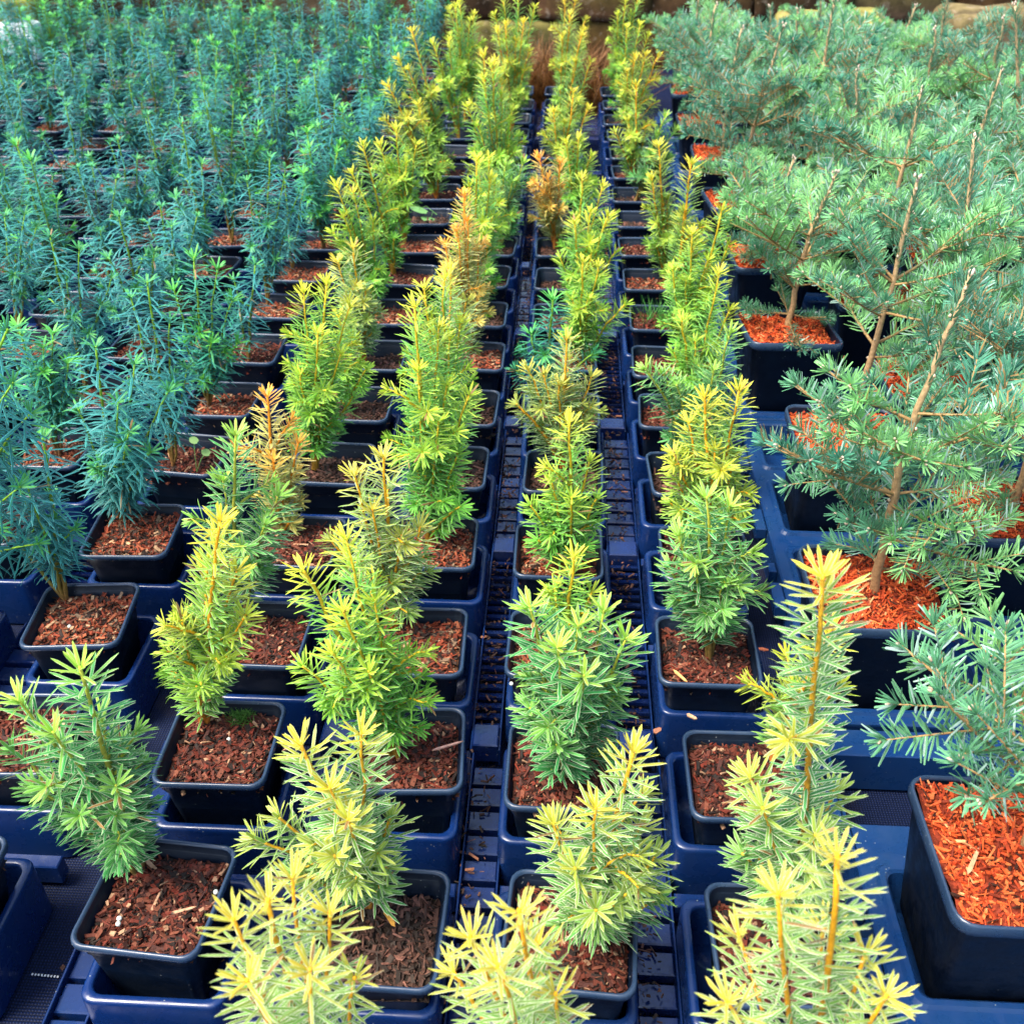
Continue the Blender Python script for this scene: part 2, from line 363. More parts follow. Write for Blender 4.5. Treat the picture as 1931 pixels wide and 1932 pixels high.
def chips(name, n, half, zfun, pal, lmin, lmax, wmin, wmax, seed, tilt=0.35, hy=None):
    r = np.random.default_rng(seed)
    P = r.uniform(-half, half, (n, 2)); P[:, 1] *= (hy or half) / half; z = zfun(P[:, 0], P[:, 1]) + r.uniform(-0.0008, 0.0022, n)
    a = r.uniform(0, math.pi * 2, n); tl = r.normal(0, tilt, n); tr = r.normal(0, tilt, n)
    D = np.stack([np.cos(a) * np.cos(tl), np.sin(a) * np.cos(tl), np.sin(tl)], -1)
    S = np.stack([-np.sin(a) * np.cos(tr), np.cos(a) * np.cos(tr), np.sin(tr)], -1); U = norm(np.cross(D, S))
    L = r.uniform(lmin, lmax, n) ** 1.0; W = r.uniform(wmin, wmax, n); W = np.where(r.random(n) < 0.3, W * 0.4, W); T = r.uniform(0.0005, 0.0014, n)
    L = np.where(r.random(n) < 0.60, L * r.uniform(0.3, 0.6, n), L); L = np.where(r.random(n) < 0.03, L * 1.5, L)
    V = np.zeros((n, 8, 3)); c0 = np.stack([P[:, 0], P[:, 1], z], -1)
    k = 0
    for sz in (-1, 1):
        for sx, sy in ((-1, -1), (1, -1), (1, 1), (-1, 1)):
            tw = r.uniform(0.35, 1.0, n)
            V[:, k] = c0 + D * (L / 2 * sx * r.uniform(0.8, 1.1, n))[:, None] + S * (W / 2 * sy * tw)[:, None] + U * (T / 2 * sz)[:, None]; k += 1
    f = np.array([(0, 3, 2, 1), (4, 5, 6, 7), (0, 1, 5, 4), (1, 2, 6, 5), (2, 3, 7, 6), (3, 0, 4, 7)])
    Q = (np.arange(n)[:, None, None] * 8 + f[None]).reshape(-1, 4)
    pc = np.array([p[:3] for p in pal]); pw = np.array([p[3] for p in pal], float); pw /= pw.sum()
    C = pc[r.choice(len(pal), n, p=pw)] * r.uniform(0.7, 1.3, (n, 1))
    C = np.repeat(np.hstack([C, np.zeros((n, 1))]), 8, axis=0)
    return to_mesh(name, V.reshape(-1, 3), [Q], MAT_CHIP, C, smooth=False)

def soil_mesh(half, zfun, c, seed):
    r = np.random.default_rng(seed); u = np.linspace(-half, half, 22); X, Y = np.meshgrid(u, u)
    Z = zfun(X.ravel(), Y.ravel()) - 0.001 + r.normal(0, 0.0007, X.size)
    ii = np.arange(X.size).reshape(X.shape)
    Q = np.stack([ii[:-1, :-1], ii[:-1, 1:], ii[1:, 1:], ii[1:, :-1]], -1).reshape(-1, 4)
    C = np.array(c)[None] * r.uniform(0.5, 1.6, (X.size, 1))
    return to_mesh('soil', np.stack([X.ravel(), Y.ravel(), Z], -1), [Q], MAT_SOIL, np.hstack([C, np.zeros((X.size, 1))]))

def zf(base, amp, mound, seed):
    r = np.random.default_rng(seed); k1, k2, p1, p2 = r.normal(0, 55, 2), r.normal(0, 110, 2), r.uniform(0, 6), r.uniform(0, 6)
    return lambda x, y: base + mound * np.exp(-(x ** 2 + y ** 2) / 0.0009) + amp * np.sin(k1[0] * x + k1[1] * y + p1) + amp * 0.5 * np.sin(k2[0] * x + k2[1] * y + p2)
BROWN = [(0.095, 0.022, 0.012, 5), (0.045, 0.013, 0.009, 5), (0.15, 0.045, 0.024, 3), (0.014, 0.008, 0.006, 5), (0.34, 0.19, 0.11, 1.3), (0.14, 0.022, 0.011, 3)]
REDBR = [(0.21, 0.038, 0.015, 5), (0.11, 0.024, 0.012, 3), (0.30, 0.085, 0.035, 3), (0.025, 0.012, 0.008, 5), (0.40, 0.24, 0.13, 1.0), (0.16, 0.10, 0.06, 2)]
ORANGE = [(0.62, 0.095, 0.02, 6), (0.50, 0.06, 0.015, 5), (0.70, 0.17, 0.045, 3), (0.26, 0.035, 0.012, 3.5), (0.05, 0.018, 0.010, 1.6), (0.72, 0.30, 0.12, 0.8)]
DARK = [(0.05, 0.025, 0.018, 5), (0.10, 0.045, 0.03, 3), (0.16, 0.07, 0.05, 1.2), (0.03, 0.02, 0.015, 4)]
MUL = {}
for key, pal, sc, cnt in (('brown', BROWN, (0.06, 0.02, 0.012), 1300), ('red', REDBR, (0.07, 0.03, 0.015), 1100), ('dark', DARK, (0.022, 0.014, 0.010), 800)):
    MUL[key] = []
    for i in range(3):
        z_ = zf(PH - (0.012 if key != 'dark' else 0.019), 0.0016, 0.002, 300 + i)
        hh = 0.0395
        MUL[key].append((soil_mesh(hh - 0.0005, z_, sc, i), chips('bark_mulch', cnt, hh - 0.003, z_, pal, 0.004, 0.019, 0.0012, 0.0048, 500 + i)))
MUL['orange'] = []
for i in range(3):
    z_ = zf(FH - 0.006, 0.0022, 0.006, 320 + i)
    MUL['orange'].append((soil_mesh(0.0555, z_, (0.20, 0.03, 0.012), 40 + i), chips('bark_mulch', 1900, 0.053, z_, ORANGE, 0.004, 0.016, 0.0010, 0.003, 520 + i, 0.5)))

# ------------------------------------------------------------------ yew shoots
STY = {  # tip, middle, low colours of the needles; margin strength tip/mid; tip depth; stem colours; needle length, width; curl
 'gold':   dict(tip=(0.68, 0.57, 0.02), mid=(0.25, 0.50, 0.04), low=(0.05, 0.30, 0.05), mg=(0.25, 0.55), td=0.050, st=((0.42, 0.13, 0.02), (0.82, 0.38, 0.01)), nl=0.0215, nw=0.0020, curl=-0.10),
 'pale':   dict(tip=(0.58, 0.48, 0.03), mid=(0.20, 0.38, 0.05), low=(0.08, 0.28, 0.06), mg=(0.4, 1.0), td=0.030, st=((0.42, 0.15, 0.02), (0.82, 0.38, 0.01)), nl=0.0225, nw=0.0020, curl=-0.08),
 'var':    dict(tip=(0.64, 0.55, 0.03), mid=(0.13, 0.36, 0.07), low=(0.05, 0.26, 0.07), mg=(0.35, 1.0), td=0.032, st=((0.40, 0.15, 0.02), (0.78, 0.40, 0.02)), nl=0.0232, nw=0.0023, curl=-0.06),
 'lime':   dict(tip=(0.62, 0.64, 0.03), mid=(0.14, 0.50, 0.04), low=(0.03, 0.28, 0.05), mg=(0.2, 0.5), td=0.045, st=((0.30, 0.16, 0.02), (0.70, 0.46, 0.02)), nl=0.0212, nw=0.0019, curl=-0.10),
 'green':  dict(tip=(0.34, 0.58, 0.05), mid=(0.035, 0.30, 0.07), low=(0.015, 0.18, 0.06), mg=(0.3, 0.6), td=0.022, st=((0.18, 0.10, 0.03), (0.40, 0.42, 0.04)), nl=0.0238, nw=0.0024, curl=-0.08),
 'orange': dict(tip=(0.88, 0.36, 0.015), mid=(0.62, 0.52, 0.10), low=(0.06, 0.27, 0.07), mg=(0.3, 0.7), td=0.028, st=((0.30, 0.11, 0.02), (0.86, 0.30, 0.01)), nl=0.0200, nw=0.0021, curl=-0.06),
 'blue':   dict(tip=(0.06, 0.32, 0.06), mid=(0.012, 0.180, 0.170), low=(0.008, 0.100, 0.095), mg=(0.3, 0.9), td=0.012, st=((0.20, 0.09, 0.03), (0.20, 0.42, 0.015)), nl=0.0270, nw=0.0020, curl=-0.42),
 'mint':   dict(tip=(0.12, 0.50, 0.06), mid=(0.018, 0.22, 0.12), low=(0.010, 0.12, 0.08), mg=(0.2, 0.6), td=0.020, st=((0.16, 0.07, 0.03), (0.20, 0.42, 0.02)), nl=0.0245, nw=0.0021, curl=-0.25),
}
def bez(B, T, t, c=None):
    B = np.asarray(B, float); T = np.asarray(T, float); L = np.linalg.norm(T - B)
    if c is None: c = B + np.array([0, 0, 0.42 * L]) + (T - B) * np.array([0.42, 0.42, 0.1])
    t = np.asarray(t)[:, None]
    p = (1 - t) ** 2 * B + 2 * t * (1 - t) * c + t ** 2 * T
    dp = 2 * (1 - t) * (c - B) + 2 * t * (T - c)
    return p, norm(dp)

def grow(nd, st, B, T, s, t0, dens, r, rad, scale=1.0, brown=0.0, whirl=1.0, zr=None, wk=1.0):
    """adds one axis with its needles"""
    S = STY[s]; L = np.linalg.norm(np.asarray(T) - B)
    tt = np.linspace(0, 1, 9); p, _ = bez(B, T, tt)
    wob = r.normal(0, 0.0008, p.shape); wob[0] = 0; wob[-1] = 0; p = p + wob
    st.tube(p, rad * (1 - 0.62 * tt), 6, S['st'][0] if brown else S['st'][1], S['st'][1])
    n = max(10, int(L * (1 - t0) * dens))
    t = t0 + (1 - t0) * (np.arange(n) + 0.5) / n + r.normal(0, 0.004, n)
    t = np.concatenate([t, np.full(9, 0.995)]); n += 9; t = np.clip(t, 0, 1)
    p, ax = bez(B, T, t)
    ph = np.arange(n) * 2.39996 + r.normal(0, 0.25, n)
    a = norm(np.cross(ax, [0.2, 0.9, 0.3])); b = np.cross(ax, a)
    side = np.array([1.0, r.normal(0, 0.45), 0.0]); a = norm(side[None] - ax * (ax @ side)[:, None]); b = np.cross(ax, a)
    flat = 0.45 if s not in ('blue', 'mint') else 0.7
    rd = norm(a * np.cos(ph)[:, None] + b * np.sin(ph)[:, None] * (flat + (1 - flat) * np.clip(1 - (1 - t) * L / 0.02, 0, 1))[:, None])
    dist = (1 - t) * L
    near = np.clip(1 - dist / 0.014, 0, 1)
    th = np.radians((76 - 46 * near) if s in ('blue', 'mint') else (62 - 20 * near) + r.normal(0, 10, n)) * whirl
    D = norm(ax * np.cos(th)[:, None] + rd * np.sin(th)[:, None])
    D = norm(D + np.array([0, 0, 0.04]))
    U = norm(ax - D * np.sum(ax * D, 1)[:, None] + 1e-6)
    ln = S['nl'] * scale * (0.78 + 0.36 * r.random(n)) * (1 - (0.6 if s == 'blue' else 0.40) * near) * (0.8 + 0.2 * np.clip((t - t0) / 0.15, 0, 1))
    wd = S['nw'] * scale * wk * (0.85 + 0.3 * r.random(n))
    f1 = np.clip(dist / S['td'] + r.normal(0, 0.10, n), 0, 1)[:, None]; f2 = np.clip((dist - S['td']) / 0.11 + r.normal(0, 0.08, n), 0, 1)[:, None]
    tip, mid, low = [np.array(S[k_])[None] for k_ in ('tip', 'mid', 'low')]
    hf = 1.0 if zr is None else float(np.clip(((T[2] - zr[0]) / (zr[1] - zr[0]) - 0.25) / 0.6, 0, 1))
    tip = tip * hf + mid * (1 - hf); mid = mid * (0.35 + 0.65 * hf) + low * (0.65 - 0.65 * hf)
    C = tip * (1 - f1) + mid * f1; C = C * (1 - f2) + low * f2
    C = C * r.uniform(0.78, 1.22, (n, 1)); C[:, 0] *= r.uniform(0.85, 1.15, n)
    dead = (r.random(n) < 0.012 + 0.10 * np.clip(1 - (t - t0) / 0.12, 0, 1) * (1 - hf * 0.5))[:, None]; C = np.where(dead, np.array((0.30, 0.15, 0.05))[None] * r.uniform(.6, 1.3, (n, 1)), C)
    al = (S['mg'][0] * (1 - f1) + S['mg'][1] * f1) * r.uniform(0.7, 1.2, (n, 1))
    nd.put(p + rd * rad * 0.5, D, U, ln, wd, np.hstack([C, np.clip(al, 0, 1)]), S['curl'] * r.uniform(0.3, 1.7, n))

def shoot_meshes(B, T, s, t0, r, rad=0.0017, scale=1.0, dens=620, far=False, twigs=2, brown=True, zr=None, wk=1.0):
    nd, st = Needles(), Geo()
    grow(nd, st, B, T, s, t0, dens, r, rad, scale, brown, 1.0, zr, wk)
    L = np.linalg.norm(np.asarray(T) - B)
    for _ in range(twigs):
        t = r.uniform(max(0.12, t0), 0.62); p, ax = bez(B, T, [t]); a = r.uniform(0, 2 * math.pi)
        l = min(L * r.uniform(0.16, 0.30), 0.042); out = np.array([math.cos(a), math.sin(a), r.uniform(0.5, 1.3)])
        grow(nd, st, p[0], p[0] + norm(out) * l, s, 0.12, dens, r, rad * 0.6, scale * 0.92, False, 1.0, zr, wk)
    mat = MAT_BLUE if s in ('blue', 'mint') else MAT_NEEDLE
    if far: m = nd.mesh('needles', mat, (0, 0.6, 1.0), (0.8, 1.0, 0.2), False)
    else: m = nd.mesh('needles', mat)
    return st.mesh('shoot', MAT_STEM), m

ORD = ['zeroth', 'first', 'second', 'third', 'fourth', 'fifth', 'sixth', 'seventh', 'eighth', 'ninth', 'tenth', 'eleventh', 'twelfth', 'thirteenth', 'fourteenth', 'fifteenth', 'sixteenth', 'seventeenth', 'eighteenth', 'nineteenth', 'twentieth', 'twenty-first', 'twenty-second', 'twenty-third']
frng = np.random.default_rng(99)
def set_pot(root, kind, var, rz=0.0, me=None):
    p = add('pot', me or pot_me, root); 
    so_, ch = MUL[kind][var]; dz = float(frng.uniform(-0.007, 0.0015)) if me is None else float(frng.uniform(-0.006, 0.001))
    for nme, m_, kd in (('soil', so_, None), ('bark_mulch', ch, 'stuff')):
        q = add(nme, m_, root, (0, 0, dz), kd); q.rotation_euler = (0, 0, rz)
    return p

# ------------------------------------------------------------------ the golden columns
PITCH = 0.1433; ROW1 = 0.412
GX = {'A': lambda y: -0.268 + 0.010 * y, 'C': lambda y: -0.117 - 0.005 * y, 'D': lambda y: 0.020 - 0.012 * y, 'E': lambda y: 0.154 - 0.006 * y}
def gy(k): return ROW1 + PITCH * (k - 1)
CUPZ = 0.015                      # pot base height
COLNAME = {'A': 'first', 'C': 'second', 'D': 'third', 'E': 'fourth'}
LOOK = {'gold': 'bright golden yew', 'pale': 'pale golden yew', 'var': 'cream-edged golden yew', 'lime': 'yellow-green yew', 'green': 'pale-edged mid-green yew', 'orange': 'golden yew with orange tips', 'blue': 'blue-green yew', 'mint': 'fresh-tipped blue-green yew'}
measured = {('A', 1): (-.276, .425), ('A', 2): (-.265, .565), ('A', 3): (-.282, .693), ('A', 4): (-.270, .825), ('C', 1): (-.111, .405), ('C', 2): (-.113, .561), ('C', 3): (-.122, .684),
            ('D', 1): (.020, .402), ('D', 2): (.014, .551), ('D', 3): (.004, .690), ('D', 4): (.004, .833), ('E', 1): (.158, .400), ('E', 2): (.156, .545), ('E', 3): (.143, .668), ('E', 4): (.152, .825)}
# (column, row): (style, base pixel or None, tips [(px, py[, dy])], t0, mulch)
S_ = {
 ('C', 0): ('pale', None, [(520, 1680), (635, 1705, .01), (455, 1715, -.01), (565, 1640, .02), (600, 1810, -.03), (480, 1830, -.03), (680, 1830, .0)], .12, 'brown'),
 ('D', 0): ('pale', None, [(1000, 1690), (905, 1740), (1065, 1850, -.01), (870, 1810, .01), (960, 1790, -.03), (1030, 1760, .01)], .12, 'brown'),
 ('E', 0): ('pale', None, [(1590, 1570), (1480, 1640, -.01), (1680, 1840, -.02), (1400, 1730, .02), (1560, 1720, .02), (1380, 1850, -.02), (1640, 1760, .0)], .15, 'red'),
 ('A', 1): ('green', (222, 1640), [(145, 1252), (30, 1315), (95, 1375, -.02), (225, 1400, .02), (215, 1475, -.02), (60, 1480, -.01), (225, 1560, -.015), (185, 1340, .01), (20, 1410, .02)], .10, 'brown'),
 ('A', 2): ('gold', (390, 1345), [(425, 968), (400, 1045, .01), (470, 1150, .0), (455, 1065, .015), (375, 1285, -.02), (350, 1160, -.0)], .10, 'brown'),
 ('A', 3): ('green', (465, 1150), [(445, 815), (525, 930, .0), (500, 985, -.01), (420, 900, .0)], .12, 'brown'),
 ('A', 4): ('orange', (530, 1010), [(500, 742), (560, 830, .0), (512, 862, -.02), (545, 900, .01)], .12, 'brown'),
 ('A', 5): ('lime', (592, 885), [(605, 527), (562, 545, .0), (650, 570, .01), (635, 660, -.01), (560, 690, -.0), (660, 740, .01), (590, 620, -.02)], .10, 'dark'),
 ('A', 6): ('lime', (655, 770), [(640, 590), (665, 630)], .15, 'dark'),
 ('A', 7): ('var', (685, 680), [(667, 458), (638, 485, .0), (690, 540, -.01), (660, 570, -.01)], .12, 'dark'),
 ('A', 8): ('lime', (690, 590), [(637, 342), (668, 355, .0), (705, 410, .01), (630, 430, .0), (650, 400, -.01)], .10, 'red'),
 ('A', 9): ('lime', (710, 515), [(680, 268), (715, 345, .01), (660, 320, .0)], .12, 'brown'),
 ('A', 10): ('lime', (768, 435), [(752, 235), (720, 265, .0), (790, 265, .0), (770, 300, -.01), (740, 300, .01)], .32, 'red'),
 ('A', 12): ('gold', None, [(738, 150), (760, 215, .0), (795, 190, .01), (775, 240, .0), (730, 215, .0)], .12, 'brown'),
 ('A', 13): ('gold', None, [(775, 52), (748, 105, .0), (768, 125, -.01), (800, 160, .0)], .12, 'brown'),
 ('A', 15): ('lime', None, [(820, 72), (850, 68, .0), (838, 120, 0)], .28, 'dark'),
 ('A', 16): ('lime', None, [(852, 5), (880, 30, 0), (862, 50, 0), (845, 60, .01)], .15, 'dark'),
 ('A', 17): ('lime', None, [(868, -5), (895, 20, 0), (850, 10, .0)], .15, 'dark'),
 ('C', 1): ('var', (695, 1705), [(565, 1388), (680, 1368, .01), (525, 1530, .0), (480, 1570, -.01), (735, 1530, .01), (715, 1660, -.02), (555, 1640, -.03), (620, 1470, -.02), (655, 1530, -.03), (630, 1600, -.035)], .10, 'dark'),
 ('C', 2): ('lime', (745, 1430), [(562, 1072), (645, 1015, .01), (700, 1130, .0), (640, 1150, -.02), (745, 1320, -.01), (565, 1255, -.01), (690, 1265, -.03), (620, 1230, -.03), (720, 1230, .0)], .10, 'brown'),
 ('C', 3): ('pale', (742, 1160), [(727, 850), (672, 885, .0), (795, 985, .0), (625, 1010, .01), (705, 950, -.01), (760, 1000, -.01)], .10, 'red'),
 ('C', 4): ('lime', (812, 1025), [(785, 570), (830, 610, .01), (888, 738, .0), (790, 690, -.01), (845, 720, -.0), (865, 850, -.01), (780, 800, .0), (870, 950, -.03)], .10, 'red'),
 ('C', 5): ('lime', (835, 890), [(795, 535), (835, 515, .0), (865, 600, .0), (810, 590, .0)], .12, 'dark'),
 ('C', 6): ('var', (850, 775), [(850, 500), (880, 560, 0)], .12, 'dark'),
 ('C', 7): ('orange', (882, 670), [(862, 362), (828, 455, .0), (893, 468, .0), (870, 412, -.01), (850, 430, -.01)], .14, 'red'),
 ('C', 8): ('lime', (900, 590), [(898, 292), (925, 330, .01), (885, 345, .0), (930, 400, .0), (915, 430, 0)], .10, 'dark'),
 ('C', 9): ('lime', (918, 525), [(905, 300), (935, 345, .0), (925, 290, .0)], .12, 'dark'),
 ('C', 10): ('green', (945, 440), [(952, 305), (985, 300, .0), (965, 335, -.01)], .15, 'dark'),
 ('C', 11): ('lime', (950, 385), [(925, 115), (880, 195, .0), (965, 200, .0), (910, 140, .0), (945, 170, .01), (900, 230, -.01), (955, 240, 0)], .10, 'dark'),
 ('C', 12): ('gold', (930, 350), [(935, 110), (915, 95, .0), (950, 150, .0)], .12, 'dark'),
 ('C', 15): ('gold', (972, 225), [(955, 40), (990, 35, .0), (975, 70, 0), (940, 50, .0), (1000, 90, 0)], .12, 'dark'),
 ('C', 17): ('lime', None, [(945, -10), (975, -20, .0), (1005, 5, 0), (930, 20, 0)], .12, 'dark'),
 ('D', 1): ('var', (1112, 1775), [(1205, 1422), (1132, 1528, -.01), (1240, 1620, .0), (1050, 1555, .0), (1185, 1690, -.02), (1090, 1640, -.02), (1215, 1560, .01), (1130, 1720, -.035), (1240, 1700, 0)], .10, 'brown'),
 ('D', 2): ('green', (1070, 1475), [(1008, 1138), (1148, 1148, .01), (1100, 1175, .0), (1190, 1200, .0), (1060, 1215, -.02), (1005, 1330, -.01), (1165, 1310, .0), (1055, 1400, -.035), (1110, 1270, -.03)], .08, 'brown'),
 ('D', 3): ('lime', (1060, 1245), [(1075, 1042), (1040, 1105, .0), (1112, 1110, .0)], .12, 'red'),
 ('D', 4): ('lime', (1068, 1075), [(1065, 785), (995, 945, .0), (1120, 930, .0), (1010, 1010, -.01), (1105, 860, .01), (1035, 900, 0)], .10, 'red'),
 ('D', 5): ('pale', (1065, 880), [(978, 755), (1030, 700, .0), (1075, 632, .0), (1120, 705, .01), (1105, 790, -.01), (1060, 720, -.01), (1000, 690, .01)], .10, 'dark'),
 ('D', 6): ('mint', (1030, 730), [(1040, 560), (1000, 625, .0), (1120, 660, .01)], .12, 'red'),
 ('D', 7): ('lime', (1095, 690), [(1100, 490), (1130, 500, .0), (1180, 570, .0), (1110, 560, -.01), (1080, 560, 0)], .12, 'red'),
 ('D', 8): ('lime', (1110, 590), [(1088, 412), (1152, 402, .0), (1118, 395, .01), (1060, 480, .0), (1165, 470, 0), (1120, 470, -.01)], .10, 'dark'),
 ('D', 9): ('lime', (1100, 525), [(1098, 330), (1138, 345, .0), (1155, 400, 0)], .12, 'dark'),
 ('D', 10): ('orange', (1050, 440), [(1022, 290), (1062, 300, .0), (1038, 330, -.01), (1008, 350, 0)], .14, 'dark'),
 ('D', 11): ('lime', (1090, 405), [(1098, 255), (1075, 260, .0), (1120, 290, 0)], .12, 'dark'),
 ('D', 12): ('gold', None, [(1083, 168), (1045, 205, .0), (1110, 200, .0), (1065, 225, 0)], .10, 'dark'),
 ('D', 14): ('gold', None, [(1098, 60), (1115, 110, .0), (1085, 110, 0)], .10, 'dark'),
 ('D', 16): ('gold', None, [(1075, 20), (1100, 50, .0), (1060, 60, 0)], .12, 'dark'),
 ('D', 18): ('gold', None, [(1065, -10), (1085, -5, .0), (1105, 30, 0)], .12, 'dark'),
 ('E', 1): ('var', (1490, 1770), [(1535, 1065, -.02), (1405, 1450, .0), (1565, 1480, .0), (1395, 1600, .0), (1430, 1510, -.02), (1530, 1560, -.03)], .10, 'brown'),
 ('E', 2): ('gold', (1470, 1440), [(1577, 1180, -.01), (1500, 1290, .0), (1590, 1290, .01)], .12, 'brown'),
 ('E', 3): ('green', (1343, 1240), [(1345, 928), (1388, 945, .0), (1290, 1000, .0), (1412, 1045, .0), (1270, 1060, .01), (1375, 1090, -.015), (1320, 1060, -.01)], .12, 'brown'),
 ('E', 4): ('gold', (1330, 1050), [(1318, 740), (1383, 728, .0), (1262, 850, .0), (1290, 790, .01), (1380, 850, .0), (1340, 840, -.01), (1270, 900, 0)], .10, 'brown'),
 ('E', 5): ('green', (1310, 890), [(1210, 690), (1245, 700, .01), (1270, 720, 0), (1370, 620, 0), (1340, 690, -.01), (1385, 720, 0)], .10, 'dark'),
 ('E', 6): ('lime', (1300, 785), [(1285, 600), (1355, 510, .0), (1345, 650, 0), (1310, 640, -.01), (1270, 660, 0), (1375, 580, 0)], .10, 'brown'),
 ('E', 7): ('lime', (1300, 690), [(1355, 385), (1300, 430, .0), (1265, 500, 0), (1330, 480, -.01), (1370, 450, 0), (1290, 520, -.01)], .10, 'brown'),
 ('E', 8): ('gold', (1285, 590), [(1303, 300), (1290, 390, .0), (1320, 420, 0)], .10, 'brown'),
 ('E', 9): ('gold', (1248, 490), [(1245, 268), (1232, 330, .0), (1252, 370, 0)], .12, 'red'),
 ('E', 12): ('green', None, [(1255, 215), (1240, 250, .0), (1275, 240, 0), (1262, 290, 0)], .12, 'dark'),
 ('E', 13): ('gold', (1197, 345), [(1200, 155), (1160, 245, .0), (1220, 230, .0), (1185, 220, 0)], .12, 'brown'),
 ('E', 15): ('gold', None, [(1195, 100), (1215, 95, .0), (1240, 95, 0), (1180, 130, 0)], .12, 'dark'),
 ('E', 16): ('lime', None, [(1185, 45), (1210, 40, 0), (1225, 60, 0)], .12, 'dark'),
 ('E', 18): ('lime', None, [(1180, -5), (1205, -15, .0), (1190, 20, 0), (1165, 20, 0)], .12, 'dark'),
}
MULOV = {('A', 11): 'dark', ('A', 14): 'dark', ('C', 13): 'dark', ('C', 14): 'dark', ('E', 10): 'brown', ('E', 11): 'dark', ('E', 14): 'dark', ('D', 13): 'dark', ('D', 15): 'dark', ('D', 17): 'dark'}
roots = {}
for c in 'ACDE':
    for k in range(0, 19):
        if (c, k) == ('A', 0): continue
        Y0 = gy(k); X0 = GX[c](Y0)
        if (c, k) in measured:
            mx_, my_ = measured[(c, k)]
            X0 += max(-.007, min(.007, mx_ - X0)); Y0 += max(-.007, min(.007, my_ - Y0))
        else: X0 += rng.uniform(-.003, .003); Y0 += rng.uniform(-.004, .004)
        spec = S_.get((c, k))
        rz = rng.normal(0, 0.03) + (-0.07 if (c, k) == ('A', 1) else 0)
        where = f'{ORD[k+1]} from the front, {COLNAME[c]} golden column'
        if spec is None:
            if k > 18: continue
            root = thing('nursery_pot', f'plantless black pot of dark soil, {ORD[k+1]} from the front, {COLNAME[c]} golden column', 'plant pot', (X0, Y0, CUPZ), 'unplanted pots in the golden rows', rz)
            set_pot(root, MULOV.get((c, k), 'dark'), k % 3); continue
        s, bpx, tips, t0, mul = spec
        cat = 'potted plant'
        root = thing('potted_golden_yew', f'{LOOK[s]}, {where}', cat, (X0, Y0, CUPZ), 'golden yews in square pots', rz)
        roots[(c, k)] = root
        set_pot(root, mul, k % 3, (k % 4) * math.pi / 2)
        r = np.random.default_rng(1000 + ord(c) * 50 + k)
        zs = CUPZ + PH - 0.014
        if bpx: B = at(bpx[0], bpx[1], zs)
        else: B = np.array([X0, Y0, zs])
        B[0] = np.clip(B[0], X0 - .026, X0 + .026); B[1] = np.clip(B[1], Y0 - .028, Y0 + .028)
        cr, sr = math.cos(-rz), math.sin(-rz)
        def loc(p): q = p - np.array([X0, Y0, CUPZ]); return np.array([q[0] * cr - q[1] * sr, q[0] * sr + q[1] * cr, q[2]])
        far = k >= 8; scale = {0: 0.86, 1: 0.98, 2: 1.0}.get(k, 1.0 if k < 8 else 1.08); wk = {0: 0.88, 1: 0.94}.get(k, 1.0 if k < 8 else 1.2)
        tips = list(tips); ztop = max(on_y(q[0], q[1], B[1])[2] for q in tips)
        if k >= 4:
            for _ in range(3 if k < 12 else 2):
                q = tips[int(r.integers(0, len(tips)))]; pb = pix_of(B)
                f = r.uniform(.35, .7); sp = 0.030 * (pix_of(B + np.array([1., 0, 0]))[0] - pb[0])
                tips.append((pb[0] + (q[0] - pb[0]) * f + r.uniform(-sp, sp), pb[1] + (q[1] - pb[1]) * f, r.uniform(-.02, .01)))
        for i, tp in enumerate(tips):
            dy = tp[2] if len(tp) > 2 else 0.0
            T = on_y(tp[0], tp[1] + 6, B[1] + dy)
            if T[2] > B[2] + 0.30: T = B + (T - B) * 0.30 / (T[2] - B[2]) if False else T
            b0 = B + np.array([r.normal(0, .0015), r.normal(0, .0015), 0])
            L = np.linalg.norm(T - B); big = L > 0.11
            ms, mn = shoot_meshes(loc(b0), loc(T), s, t0 + (0.06 if i else 0), r, 0.0027 if i == 0 else 0.0021, scale, (560 if k == 0 else {'green': 760, 'var': 820, 'pale': 850}.get(s, 980)) if not far else 860, far, (3 if big else 1) if k else 0, True, (B[2] - CUPZ, ztop - CUPZ), wk)
            so_ = add('shoot', ms, root)
            nn_ = add('needles', mn, so_, kind='stuff')

